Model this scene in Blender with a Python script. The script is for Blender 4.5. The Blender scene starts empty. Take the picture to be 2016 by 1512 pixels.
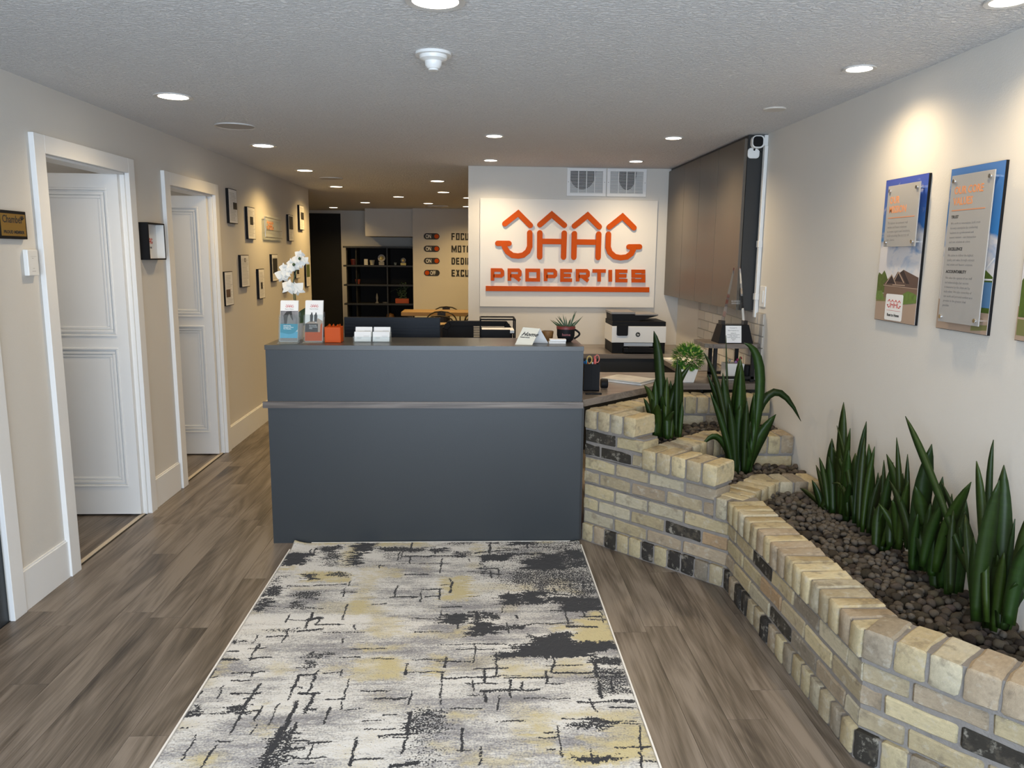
import bpy, bmesh, math, random
import numpy as np
from mathutils import Matrix, Vector, noise
random.seed(11)
C = bpy.context.scene.collection
SC = bpy.context.scene
# ---------------------------------------------------------------- camera, world, main lights, exposure
CAM_R=(0.998971, -0.044219, 0.010044); CAM_D=(0.002593, -0.16544, -0.986216); CAM_W=(0.045272, 0.985228, -0.165155); CAM_H=1.5354; CAM_F=1510.00
cd = bpy.data.cameras.new('camera'); cam = bpy.data.objects.new('camera', cd); C.objects.link(cam)
cd.sensor_fit = 'HORIZONTAL'; cd.sensor_width = 36; cd.lens = CAM_F/2016*36; cd.clip_start = .02
r_, d_, w_ = Vector(CAM_R), Vector(CAM_D), Vector(CAM_W)
cam.matrix_world = Matrix(((r_.x,-d_.x,-w_.x,0),(r_.y,-d_.y,-w_.y,0),(r_.z,-d_.z,-w_.z,CAM_H),(0,0,0,1)))
SC.camera = cam
SC.view_settings.view_transform = 'Standard'; SC.view_settings.look = 'None'
SC.view_settings.exposure = 0.06; SC.view_settings.gamma = 1; SC.view_settings.use_curve_mapping = False
wd = bpy.data.worlds.new('world'); SC.world = wd; wd.use_nodes = True
wd.node_tree.nodes['Background'].inputs[0].default_value = (.55,.7,1,1)
wd.node_tree.nodes['Background'].inputs[1].default_value = 1.0
WINDOW_W = 215; SPOT_NEAR = 34.0; SPOT_SIGN = 34.0; SPOT_FAR = 50.0
WARM = (1,.77,.47); WARMER = (1,.67,.26)
def light(name, kind, loc, power, col, **k):
    l = bpy.data.lights.new(name, kind); l.energy = power; l.color = col
    o = bpy.data.objects.new(name, l); C.objects.link(o); o.location = loc
    for a, b in k.items(): setattr(l, a, b)
    return o
wl = light('window_daylight', 'AREA', (-.1,-1.62,1.25), WINDOW_W, (.72,.85,1), shape='RECTANGLE', size=3.3, size_y=2.0)
wl.rotation_euler = (math.radians(90),0,0)

XL, XR, H, B = -1.954, 1.738, 2.269, 6.616
LEAVES={"A":[[1.662,3.301,0.415,1.67,3.349,0.65,1.677,3.381,0.889,0.045],[1.682,3.44,0.385,1.689,3.477,0.535,1.696,3.505,0.688,0.042],[1.627,3.344,0.417,1.626,3.379,0.517,1.625,3.469,0.604,0.025],[1.664,3.417,0.374,1.676,3.505,0.451,1.688,3.634,0.521,0.024],[1.653,3.151,0.435,1.646,3.213,0.617,1.638,3.347,0.786,0.022],[1.659,3.285,0.404,1.645,3.259,0.606,1.63,3.207,0.806,0.026],[1.642,3.12,0.431,1.654,3.157,0.635,1.667,3.146,0.85,0.034],[1.635,3.069,0.433,1.643,3.101,0.606,1.652,3.121,0.782,0.03],[1.662,3.24,0.396,1.651,3.235,0.551,1.64,3.224,0.704,0.034],[1.677,3.103,0.398,1.669,3.208,0.541,1.66,3.415,0.667,0.028],[1.684,3.188,0.375,1.695,3.238,0.522,1.706,3.292,0.671,0.052],[1.683,3.057,0.4,1.684,3.095,0.576,1.685,3.143,0.751,0.037],[1.637,3.043,0.42,1.651,3.072,0.585,1.664,3.055,0.762,0.025],[1.683,3.014,0.393,1.695,3.053,0.515,1.707,3.088,0.639,0.023],[1.647,3.199,0.434,1.637,3.203,0.572,1.627,3.327,0.519,0.019],[1.634,3.383,0.404,1.621,3.519,0.41,1.608,3.616,0.407,0.024],[1.643,3.334,0.404,1.646,3.376,0.512,1.649,3.428,0.619,0.045],[1.666,3.281,0.402,1.661,3.285,0.482,1.656,3.289,0.562,0.038]],
"B":[[1.664,2.927,0.412,1.664,2.951,0.569,1.663,2.973,0.726,0.021],[1.644,2.917,0.416,1.65,2.917,0.575,1.656,2.892,0.738,0.03],[1.674,2.753,0.457,1.659,2.797,0.621,1.645,2.926,0.763,0.039],[1.666,2.8,0.46,1.651,2.816,0.659,1.637,2.851,0.85,0.021],[1.637,2.716,0.479,1.639,2.746,0.641,1.642,2.774,0.803,0.02],[1.618,2.635,0.471,1.608,2.674,0.594,1.599,2.809,0.69,0.031],[1.627,2.632,0.426,1.634,2.66,0.646,1.642,2.629,0.879,0.059],[1.672,2.913,0.403,1.667,2.916,0.502,1.662,2.911,0.603,0.034],[1.646,2.892,0.397,1.655,2.946,0.457,1.663,3.024,0.512,0.034],[1.66,2.615,0.595,1.669,2.641,0.689,1.678,2.71,0.693,0.012],[1.667,2.832,0.427,1.653,2.821,0.539,1.639,2.796,0.653,0.04],[1.62,2.634,0.425,1.616,2.634,0.52,1.611,2.621,0.619,0.026],[1.67,2.665,0.412,1.665,2.675,0.544,1.66,2.673,0.679,0.044],[1.648,2.874,0.396,1.642,2.818,0.457,1.636,2.732,0.473,0.018],[1.634,2.754,0.457,1.624,2.738,0.588,1.615,2.707,0.72,0.032],[1.624,2.903,0.4,1.63,2.921,0.475,1.635,2.925,0.556,0.038]],
"C":[[1.615,2.362,0.598,1.601,2.595,0.841,1.588,2.721,0.962,0.025],[1.664,2.59,0.437,1.665,2.599,0.601,1.666,2.583,0.77,0.037],[1.619,2.491,0.478,1.622,2.476,0.635,1.625,2.367,0.816,0.041],[1.632,2.269,0.503,1.63,2.364,0.575,1.628,2.531,0.628,0.033],[1.66,2.507,0.415,1.646,2.502,0.53,1.632,2.496,0.644,0.054],[1.655,2.408,0.44,1.644,2.408,0.591,1.633,2.393,0.744,0.035],[1.662,2.546,0.385,1.666,2.563,0.464,1.67,2.576,0.545,0.053],[1.611,2.386,0.45,1.609,2.402,0.576,1.607,2.414,0.702,0.03],[1.656,2.425,0.591,1.65,2.466,0.681,1.643,2.554,0.76,0.018],[1.665,2.485,0.412,1.676,2.524,0.562,1.686,2.552,0.717,0.025],[1.632,2.569,0.446,1.632,2.582,0.556,1.632,2.585,0.669,0.03],[1.634,2.41,0.436,1.627,2.41,0.544,1.621,2.4,0.654,0.04]],
"D":[[1.572,2.147,0.464,1.567,2.212,0.793,1.562,2.262,0.916,0.026],[1.639,2.221,0.41,1.657,2.345,0.828,1.676,2.356,0.961,0.019],[1.61,2.145,0.443,1.61,2.178,0.68,1.61,2.204,0.919,0.054],[1.567,2.185,0.446,1.558,2.184,0.665,1.549,2.133,0.892,0.045],[1.629,2.273,0.408,1.624,2.305,0.561,1.618,2.368,0.703,0.039],[1.622,2.133,0.454,1.63,2.166,0.616,1.638,2.189,0.782,0.028],[1.621,2.139,0.451,1.615,2.146,0.61,1.61,2.13,0.773,0.018],[1.582,2.069,0.497,1.582,2.069,0.614,1.581,2.032,0.742,0.037],[1.615,2.125,0.464,1.607,2.111,0.566,1.599,2.046,0.685,0.032],[1.612,2.226,0.431,1.615,2.236,0.571,1.618,2.235,0.714,0.032],[1.604,2.181,0.431,1.594,2.199,0.606,1.584,2.223,0.779,0.033],[1.597,2.237,0.432,1.61,2.276,0.537,1.622,2.32,0.643,0.032],[1.624,2.109,0.472,1.618,2.111,0.635,1.612,2.084,0.805,0.031]],
"E":[[1.358,3.884,0.438,1.299,3.894,0.86,1.286,3.904,1.139,0.011],[1.35,3.861,0.438,1.264,3.871,0.925,1.166,3.882,1.053,0.028],[1.361,3.892,0.429,1.319,3.898,0.686,1.197,3.903,0.938,0.037],[1.388,3.897,0.428,1.373,3.898,0.733,1.364,3.898,1.031,0.068],[1.414,3.85,0.441,1.536,3.86,1.073,1.369,3.87,1.104,0.046],[1.418,3.896,0.434,1.487,3.896,1.105,1.71,3.895,0.687,0.037],[1.426,3.881,0.432,1.459,3.888,0.579,1.574,3.895,0.725,0.062],[1.346,3.85,0.447,1.303,3.859,0.648,1.206,3.867,0.847,0.03],[1.343,3.88,0.445,1.316,3.878,0.698,1.27,3.875,0.946,0.052],[1.365,3.886,0.437,1.276,3.891,0.713,1.187,3.895,0.549,0.032],[1.445,3.883,0.432,1.436,3.869,0.643,1.434,3.855,0.849,0.038],[1.39,3.866,0.43,1.381,3.871,0.605,1.372,3.875,0.778,0.077],[1.37,3.881,0.432,1.365,3.885,0.711,1.367,3.889,0.984,0.043],[1.415,3.868,0.436,1.415,3.86,0.567,1.424,3.852,0.696,0.043],[1.358,3.848,0.442,1.333,3.843,0.621,1.297,3.837,0.797,0.043],[1.402,3.852,0.441,1.392,3.838,0.629,1.388,3.824,0.812,0.037]],
"F":[[0.973,3.943,0.62,0.969,3.946,1.011,0.918,3.95,1.156,0.046],[0.944,3.955,0.629,0.94,3.948,0.825,0.875,3.94,0.87,0.031],[1.018,3.974,0.619,1.004,3.959,0.848,1.124,3.944,0.981,0.037],[1.06,3.944,0.626,1.051,3.938,0.821,1.045,3.931,1.013,0.028],[0.938,3.927,0.623,0.935,3.937,0.762,0.934,3.947,0.9,0.037],[0.992,3.922,0.624,0.991,3.926,0.771,0.994,3.929,0.915,0.032],[1.069,3.953,0.617,1.063,3.948,0.798,1.062,3.943,0.975,0.045],[1.044,3.977,0.612,1.038,3.987,0.749,1.03,3.997,0.886,0.037],[0.967,3.969,0.61,0.965,3.973,0.728,0.965,3.977,0.845,0.031],[1.075,3.929,0.623,1.075,3.931,0.704,1.081,3.934,0.785,0.026],[1.038,3.977,0.608,1.042,3.991,0.715,1.054,4.006,0.822,0.031],[1.016,3.941,0.617,1.004,3.953,0.77,0.987,3.965,0.922,0.025]]}
RUG_DARK=[[-0.979,3.662,-0.847,3.81,0.9],[-0.827,3.804,-0.711,3.916,0.6],[-0.794,3.717,-0.687,3.806,0.5],[-0.649,3.837,-0.545,3.95,0.85],[-0.648,3.632,-0.582,3.821,0.7],[-0.519,3.814,-0.316,3.882,0.6],[-0.771,3.634,-0.673,3.719,0.35],[-0.474,3.711,-0.407,3.8,0.3],[-0.959,3.424,-0.915,3.53,0.4],[-0.974,3.297,-0.885,3.411,0.6],[-0.969,3.143,-0.906,3.273,0.6],[-0.828,3.267,-0.71,3.352,0.45],[-0.817,3.177,-0.76,3.256,0.5],[-0.825,3.472,-0.775,3.55,0.7],[-0.706,3.514,-0.618,3.563,0.5],[-0.862,2.964,-0.739,2.99,0.4],[-0.972,2.873,-0.951,2.905,0.8],[-0.369,3.813,-0.267,3.879,0.6],[-0.239,3.811,-0.15,3.867,0.6],[-0.141,3.739,-0.046,3.811,0.5],[-0.161,3.91,-0.013,3.97,0.4],[0.185,3.895,0.305,3.973,0.8],[0.015,3.683,0.196,3.773,0.7],[0.198,3.758,0.307,3.787,0.95],[0.314,3.579,0.44,3.784,0.95],[0.45,3.71,0.566,3.818,0.9],[0.238,3.572,0.369,3.699,0.8],[0.45,3.592,0.562,3.694,0.6],[0.015,3.539,0.047,3.72,0.5],[0.153,3.407,0.545,3.553,0.45],[0.271,3.326,0.333,3.428,0.5],[0.108,3.181,0.203,3.316,0.8],[0.209,3.191,0.316,3.328,0.85],[0.337,3.198,0.568,3.256,0.85],[0.366,3.121,0.557,3.203,0.9],[-0.143,3.027,-0.043,3.101,0.85],[-0.026,3.049,0.013,3.135,0.85],[-0.02,2.933,0.073,3.038,0.85],[0.024,3.059,0.103,3.121,0.6],[0.073,2.965,0.122,3.006,0.8],[0.133,2.975,0.199,3.005,0.85],[-0.035,2.896,0.013,2.936,0.7],[0.291,2.892,0.398,2.927,0.7],[0.212,2.787,0.39,2.907,0.72],[0.387,2.783,0.564,2.849,0.85],[0.367,3.422,0.563,3.517,0.4],[0.431,3.252,0.565,3.395,0.4],[-0.974,2.426,-0.938,2.458,0.9],[-0.979,2.388,-0.935,2.427,0.85],[-0.858,2.398,-0.779,2.447,0.6],[-0.645,2.676,-0.615,2.802,0.6],[-0.627,2.751,-0.567,2.792,0.4],[-0.646,2.224,-0.58,2.308,0.55],[-0.659,2.118,-0.615,2.267,0.6],[-0.618,2.117,-0.574,2.226,0.5],[0.078,2.734,0.45,2.778,0.8],[0.151,2.744,0.455,2.832,0.9],[0.443,2.673,0.559,2.734,0.6],[0.432,2.471,0.556,2.657,0.4],[0.356,2.305,0.448,2.336,0.6],[0.304,2.276,0.443,2.309,0.5],[-0.232,2.257,-0.089,2.414,0.33],[-0.218,2.103,-0.1,2.261,0.2],[-0.2,2.357,-0.103,2.382,0.5],[-0.229,2.26,-0.204,2.353,0.8],[0.298,2.118,0.431,2.147,0.7]]
RUG_LINES=[[-0.755,3.413,-0.611,3.42,0.01],[-0.875,3.409,-0.778,3.41,0.009],[-0.62,3.336,-0.549,3.334,0.008],[-0.611,3.389,-0.601,3.291,0.005],[-0.374,3.759,-0.31,3.761,0.012],[-0.339,3.744,-0.335,3.66,0.005],[-0.352,3.532,-0.292,3.531,0.009],[-0.37,3.398,-0.371,3.286,0.007],[-0.387,3.276,-0.272,3.281,0.013],[-0.704,3.139,-0.709,2.986,0.01],[-0.712,3.072,-0.665,3.083,0.019],[-0.666,3.089,-0.668,3.019,0.009],[-0.658,3.021,-0.555,3.025,0.009],[-0.727,2.969,-0.634,2.982,0.013],[-0.57,3.211,-0.567,3.063,0.006],[-0.799,3.117,-0.801,3.045,0.006],[-0.511,3.021,-0.501,2.975,0.004],[-0.848,2.925,-0.765,2.93,0.01],[-0.776,2.987,-0.771,2.879,0.008],[-0.883,2.94,-0.886,2.876,0.005],[-0.973,2.892,-0.916,2.893,0.01],[-0.859,2.87,-0.86,2.819,0.008],[-0.461,3.211,-0.403,3.213,0.009],[-0.623,2.956,-0.458,2.952,0.006],[-0.361,3.759,-0.237,3.753,0.017],[-0.227,3.76,-0.059,3.749,0.016],[-0.341,3.753,-0.336,3.66,0.005],[-0.281,3.662,-0.13,3.659,0.008],[-0.175,3.724,-0.18,3.544,0.005],[-0.34,3.529,-0.239,3.526,0.011],[-0.127,3.481,-0.124,3.444,0.007],[-0.258,3.355,-0.162,3.359,0.011],[-0.164,3.402,-0.133,3.404,0.01],[-0.318,3.282,-0.265,3.281,0.009],[-0.23,3.283,-0.176,3.282,0.009],[-0.162,3.176,-0.067,3.177,0.01],[-0.155,3.138,-0.157,3.065,0.006],[-0.282,3.068,-0.16,3.067,0.007],[0.072,3.946,0.066,3.789,0.012],[0.054,3.933,0.114,3.936,0.015],[-0.012,3.794,0.216,3.841,0.013],[0.111,3.792,0.199,3.787,0.011],[0.027,3.532,0.116,3.522,0.014],[0.105,3.586,0.106,3.491,0.006],[0.002,3.591,0.105,3.592,0.011],[0.27,3.933,0.265,3.849,0.007],[0.238,3.873,0.385,3.871,0.013],[0.475,3.891,0.462,3.782,0.007],[0.328,3.127,0.454,3.126,0.01],[0.388,3.125,0.382,3.076,0.006],[0.171,3.087,0.173,3.063,0.009],[0.211,3.009,0.406,3.013,0.009],[0.38,2.984,0.5,2.976,0.014],[0.477,3.044,0.554,3.036,0.009],[0.538,3.109,0.54,3.018,0.006],[0.441,3.069,0.531,3.07,0.01],[0.442,3.409,0.431,3.295,0.009],[0.361,3.353,0.363,3.311,0.009],[0.335,3.298,0.438,3.279,0.011],[0.508,3.437,0.494,3.336,0.009],[0.533,3.393,0.523,3.307,0.009],[-0.159,2.846,0.159,2.84,0.006],[0.126,3.023,0.128,2.931,0.005],[0.112,3.17,0.11,3.119,0.005],[-0.866,2.858,-0.861,2.744,0.007],[-0.889,2.833,-0.823,2.835,0.008],[-0.867,2.759,-0.79,2.766,0.01],[-0.968,2.812,-0.924,2.814,0.01],[-0.976,2.752,-0.908,2.748,0.012],[-0.898,2.652,-0.786,2.658,0.008],[-0.823,2.682,-0.822,2.628,0.004],[-0.888,2.603,-0.822,2.603,0.007],[-0.905,2.569,-0.898,2.491,0.004],[-0.971,2.686,-0.974,2.623,0.008],[-0.974,2.623,-0.944,2.631,0.007],[-0.969,2.542,-0.969,2.497,0.008],[-0.779,2.583,-0.789,2.399,0.008],[-0.861,2.518,-0.766,2.517,0.01],[-0.806,2.484,-0.77,2.485,0.006],[-0.89,2.4,-0.782,2.405,0.009],[-0.787,2.406,-0.741,2.413,0.009],[-0.787,2.391,-0.791,2.281,0.006],[-0.961,2.325,-0.936,2.327,0.007],[-0.897,2.287,-0.896,2.158,0.006],[-0.825,2.245,-0.777,2.247,0.005],[-0.818,2.225,-0.827,2.122,0.006],[-0.678,2.457,-0.684,2.33,0.005],[-0.721,2.335,-0.731,2.279,0.006],[-0.653,2.632,-0.584,2.635,0.011],[-0.588,2.667,-0.592,2.626,0.006],[-0.651,2.632,-0.652,2.48,0.009],[-0.591,2.622,-0.593,2.519,0.009],[-0.665,2.553,-0.623,2.553,0.008],[-0.623,2.512,-0.555,2.511,0.011],[-0.568,2.51,-0.579,2.393,0.01],[-0.584,2.414,-0.548,2.415,0.008],[-0.618,2.467,-0.623,2.307,0.012],[-0.628,2.307,-0.647,2.117,0.024],[-0.593,2.342,-0.601,2.199,0.009],[-0.587,2.241,-0.533,2.242,0.007],[-0.531,2.233,-0.466,2.233,0.009],[-0.589,2.199,-0.538,2.207,0.01],[-0.571,2.157,-0.464,2.158,0.006],[-0.513,2.222,-0.515,2.159,0.003],[-0.568,2.646,-0.501,2.648,0.007],[-0.503,2.66,-0.501,2.624,0.005],[-0.466,2.609,-0.461,2.42,0.005],[-0.524,2.473,-0.457,2.473,0.005],[-0.464,2.412,-0.385,2.414,0.005],[-0.405,2.522,-0.304,2.522,0.008],[-0.352,2.47,-0.244,2.473,0.01],[-0.229,2.513,-0.231,2.437,0.005],[-0.382,2.252,-0.38,2.121,0.009],[-0.378,2.145,-0.29,2.147,0.007],[-0.313,2.263,-0.194,2.274,0.01],[-0.219,2.39,-0.229,2.268,0.01],[-0.225,2.268,-0.232,2.169,0.007],[-0.314,2.374,-0.27,2.377,0.006],[-0.383,2.343,-0.31,2.345,0.005],[-0.52,2.757,-0.445,2.755,0.007],[-0.629,2.782,-0.544,2.781,0.006],[-0.398,2.741,-0.318,2.741,0.006],[-0.255,2.114,-0.182,2.124,0.015],[-0.15,2.716,-0.023,2.715,0.009],[-0.01,2.662,0.115,2.664,0.01],[0.027,2.659,0.028,2.561,0.01],[0.079,2.773,0.072,2.613,0.008],[-0.129,2.636,-0.126,2.434,0.007],[-0.122,2.598,0.084,2.603,0.01],[0.108,2.594,0.276,2.592,0.009],[0.122,2.576,0.122,2.467,0.007],[0.166,2.561,0.164,2.523,0.009],[0.016,2.509,0.222,2.513,0.012],[-0.012,2.579,-0.009,2.511,0.005],[0.03,2.51,0.03,2.445,0.01],[-0.03,2.483,0.021,2.483,0.007],[-0.04,2.557,0.073,2.56,0.007],[0.261,2.635,0.256,2.55,0.009],[0.28,2.625,0.548,2.616,0.011],[0.3,2.738,0.28,2.625,0.008],[0.451,2.724,0.439,2.458,0.012],[0.496,2.574,0.486,2.489,0.01],[0.352,2.432,0.568,2.43,0.011],[0.396,2.451,0.411,2.365,0.007],[0.461,2.395,0.564,2.392,0.008],[0.167,2.459,0.328,2.457,0.006],[-0.087,2.404,0.016,2.404,0.007],[-0.229,2.509,-0.232,2.437,0.005],[0.292,2.337,0.423,2.333,0.007],[0.27,2.302,0.265,2.226,0.003],[0.267,2.226,0.266,2.141,0.005],[0.357,2.177,0.355,2.107,0.006],[-0.059,2.183,-0.014,2.184,0.006],[0.017,2.2,0.011,2.106,0.005],[0.2,2.238,0.255,2.237,0.005],[0.484,2.303,0.541,2.3,0.006],[0.538,2.287,0.516,2.166,0.004],[0.225,2.179,0.245,2.177,0.008],[0.51,2.115,0.565,2.107,0.009],[0.076,2.484,0.072,2.397,0.004],[-0.008,2.837,-0.01,2.707,0.003]]
RUG_YELLOW=[[-0.981,3.932,-0.687,3.994,0.7],[-0.672,3.632,-0.631,3.951,0.6],[-0.832,3.454,-0.613,3.573,0.9],[-0.952,3.59,-0.875,3.656,0.6],[-0.551,3.108,-0.479,3.632,0.5],[-0.468,3.486,-0.367,3.614,0.6],[-0.542,3.887,-0.322,3.948,0.6],[-0.454,2.909,-0.313,3.084,0.5],[-0.467,3.082,-0.382,3.183,0.4],[-0.377,3.886,-0.251,3.964,0.6],[-0.019,3.79,0.022,3.938,0.5],[-0.156,3.238,-0.035,3.497,1],[-0.257,3.561,-0.245,3.658,0.5],[-0.084,2.892,-0.036,3.005,0.7],[-0.286,2.904,-0.073,2.953,0.4],[-0.029,3.327,0.271,3.419,0.35],[0.401,2.835,0.564,3.039,1],[0.313,2.947,0.384,3.006,0.8],[0.333,3.295,0.443,3.456,0.4],[0.307,3.93,0.42,3.971,0.6],[0.482,3.048,0.555,3.111,0.8],[-0.974,2.63,-0.916,2.762,0.5],[-0.766,2.624,-0.694,2.728,0.4],[-0.491,2.803,-0.296,2.849,0.6],[-0.476,2.595,-0.271,2.749,0.6],[-0.574,2.655,-0.501,2.703,0.4],[-0.749,2.412,-0.713,2.467,0.35],[-0.721,2.281,-0.67,2.339,0.5],[-0.887,2.123,-0.776,2.17,0.6],[-0.444,2.155,-0.395,2.207,0.4],[-0.175,2.609,-0.131,2.77,0.9],[-0.086,2.339,0.002,2.402,0.5],[0.08,2.594,0.423,2.686,0.45],[0.305,2.63,0.429,2.728,0.5],[0.161,2.33,0.574,2.387,0.5],[0.163,2.161,0.26,2.342,0.6],[0.27,2.105,0.453,2.179,0.9],[0.357,2.114,0.563,2.237,0.6],[-0.053,2.096,0.147,2.151,0.45],[-0.137,2.17,-0.063,2.225,0.4],[0.419,2.231,0.563,2.379,0.6]]
# ---------------------------------------------------------------- helpers
def link(o, parent=None):
    C.objects.link(o)
    if parent: o.parent = parent
    return o
def tag(o, label=None, cat=None, group=None, kind=None):
    if label: o['label'] = label
    if cat: o['category'] = cat
    if group: o['group'] = group
    if kind: o['kind'] = kind
    return o
def thing(name, label, cat, loc=(0,0,0), rz=0, group=None):
    o = bpy.data.objects.new(name, None); link(o); o.location = loc; o.rotation_euler = (0,0,rz); o.empty_display_size = .1
    return tag(o, label, cat, group)
def frame(o, right, up):
    r = Vector(right).normalized(); u = Vector(up).normalized(); n = r.cross(u)
    return Matrix(((r.x,u.x,n.x,o[0]),(r.y,u.y,n.y,o[1]),(r.z,u.z,n.z,o[2]),(0,0,0,1)))
def wallL(y, z, x=XL): return frame((x,y,z), (0,1,0), (0,0,1))       # local x right, y up, z out of the wall
def wallR(y, z, x=XR): return frame((x,y,z), (0,-1,0), (0,0,1))
def wallB(x, z, y=B): return frame((x,y,z), (1,0,0), (0,0,1))
class MB:
    def __init__(s, M=None): s.v=[]; s.f=[]; s.M=M
    def add(s, vs, fs):
        n=len(s.v)
        s.v += [tuple(s.M @ Vector(v)) if s.M is not None else tuple(v) for v in vs]
        s.f += [tuple(i+n for i in f) for f in fs]; return s
    def box(s, x0,x1,y0,y1,z0,z1, R=None):
        vs=[Vector((x,y,z)) for x in (x0,x1) for y in (y0,y1) for z in (z0,z1)]
        if R is not None: vs=[R@v for v in vs]
        return s.add(vs,[(0,1,3,2),(4,6,7,5),(0,4,5,1),(2,3,7,6),(0,2,6,4),(1,5,7,3)])
    def prism(s, poly, z0, z1):
        a=sum(poly[i][0]*poly[(i+1)%len(poly)][1]-poly[(i+1)%len(poly)][0]*poly[i][1] for i in range(len(poly)))
        if a<0: poly=poly[::-1]
        n=len(poly)
        return s.add([(p[0],p[1],z0) for p in poly]+[(p[0],p[1],z1) for p in poly],
            [tuple(range(n-1,-1,-1)),tuple(range(n,2*n))]+[(i,(i+1)%n,n+(i+1)%n,n+i) for i in range(n)])
    def lathe(s, prof, seg=24, c=(0,0,0), R=None):
        vs=[];fs=[];m=len(prof)
        for i in range(seg):
            a=2*math.pi*i/seg
            for r,z in prof:
                p=Vector((r*math.cos(a),r*math.sin(a),z))
                if R is not None: p=R@p
                vs.append(p+Vector(c))
        for i in range(seg):
            j=(i+1)%seg
            for k in range(m-1): fs.append((i*m+k,j*m+k,j*m+k+1,i*m+k+1))
        if prof[0][0]>1e-5 and abs(prof[0][0]-prof[-1][0])<1e-6:
            for i in range(seg): j=(i+1)%seg; fs.append((i*m+m-1,j*m+m-1,j*m,i*m))
            return s.add(vs,fs)
        if prof[0][0]>1e-5: fs.append(tuple(i*m for i in range(seg-1,-1,-1)))
        if prof[-1][0]>1e-5: fs.append(tuple(i*m+m-1 for i in range(seg)))
        return s.add(vs,fs)
    def tube(s, pts, r, seg=8, closed=False):
        pts=[Vector(p) for p in pts]; n=len(pts); rs=r if isinstance(r,(list,tuple)) else [r]*n
        vs=[];fs=[]; up=None
        for i,p in enumerate(pts):
            if closed: t=pts[(i+1)%n]-pts[i-1]
            else: t=(pts[min(i+1,n-1)]-pts[max(i-1,0)])
            t.normalize()
            if up is None: up=Vector((0,0,1)) if abs(t.z)<.9 else Vector((1,0,0))
            a=t.cross(up)
            if a.length<1e-4: a=t.cross(Vector((0,1,0)))
            a.normalize(); b=a.cross(t); up=b
            for k in range(seg):
                th=2*math.pi*k/seg; vs.append(p+rs[i]*(math.cos(th)*a+math.sin(th)*b))
        m=n if closed else n-1
        for i in range(m):
            for k in range(seg):
                j=(i+1)%n; fs.append((i*seg+k,i*seg+(k+1)%seg,j*seg+(k+1)%seg,j*seg+k))
        if not closed: fs += [tuple(range(seg-1,-1,-1)),tuple((n-1)*seg+k for k in range(seg))]
        return s.add(vs,fs)
    def stroke(s, pts, w, d, z0=0, caps=True, closed=False):   # flat thick polyline in xy, extruded z0..z0+d
        pts=[Vector((p[0],p[1])) for p in pts]; n=len(pts); L=[];Rr=[]
        for i,p in enumerate(pts):
            if closed: a=(pts[i]-pts[i-1]).normalized(); b=(pts[(i+1)%n]-pts[i]).normalized()
            else:
                a=(pts[i]-pts[i-1]).normalized() if i>0 else (pts[1]-pts[0]).normalized()
                b=(pts[i+1]-pts[i]).normalized() if i<n-1 else a
            t=(a+b)
            t = t.normalized() if t.length>1e-6 else a
            nn=Vector((-t.y,t.x)); k=w/2/max(.35,nn.dot(Vector((-a.y,a.x))))
            L.append(p+nn*k); Rr.append(p-nn*k)
        if closed:
            for i in range(n):
                j=(i+1)%n; s.prism([L[i],Rr[i],Rr[j],L[j]],z0,z0+d)
            return s
        poly=[]
        def arc(c,p0,sgn):
            out=[]; v=p0-c
            for k in range(1,6):
                th=sgn*math.pi*k/6; out.append(c+Vector((v.x*math.cos(th)-v.y*math.sin(th),v.x*math.sin(th)+v.y*math.cos(th))))
            return out
        poly+=Rr
        if caps: poly+=arc(pts[-1],Rr[-1],1)
        poly+=L[::-1]
        if caps: poly+=arc(pts[0],L[0],1)
        n=len(poly)
        return s.add([(p[0],p[1],z0) for p in poly]+[(p[0],p[1],z0+d) for p in poly],
            [tuple(range(n-1,-1,-1)),tuple(range(n,2*n))]+[(i,(i+1)%n,n+(i+1)%n,n+i) for i in range(n)])
    def mesh(s, name, m=None, smooth=False):
        me=bpy.data.meshes.new(name); me.from_pydata([tuple(v) for v in s.v],[],s.f); me.update()
        if m: me.materials.append(m)
        if smooth:
            for p in me.polygons: p.use_smooth=True
            try: me.set_sharp_from_angle(angle=math.radians(35))
            except Exception: pass
        return me
    def build(s, name, m, parent=None, smooth=False, bevel=0, rel=False, **t):
        # geometry is given in world coordinates unless rel: subtract the parent's place
        me=s.mesh(name,m,smooth); o=bpy.data.objects.new(name,me); link(o,parent)
        if parent is not None and not rel:
            q=parent; Mx=Matrix()
            while q is not None: Mx=Matrix.LocRotScale(q.location,q.rotation_euler,q.scale)@Mx; q=q.parent
            me.transform(Mx.inverted())
        if bevel:
            b=o.modifiers.new('bevel','BEVEL'); b.width=bevel; b.segments=2; b.limit_method='ANGLE'
        if t: tag(o,**t)
        return o
def struct(name, mb, m, parent=None, **k):
    o=mb.build(name,m,parent,**k)
    if parent is None: o['kind']='structure'
    return o
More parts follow.
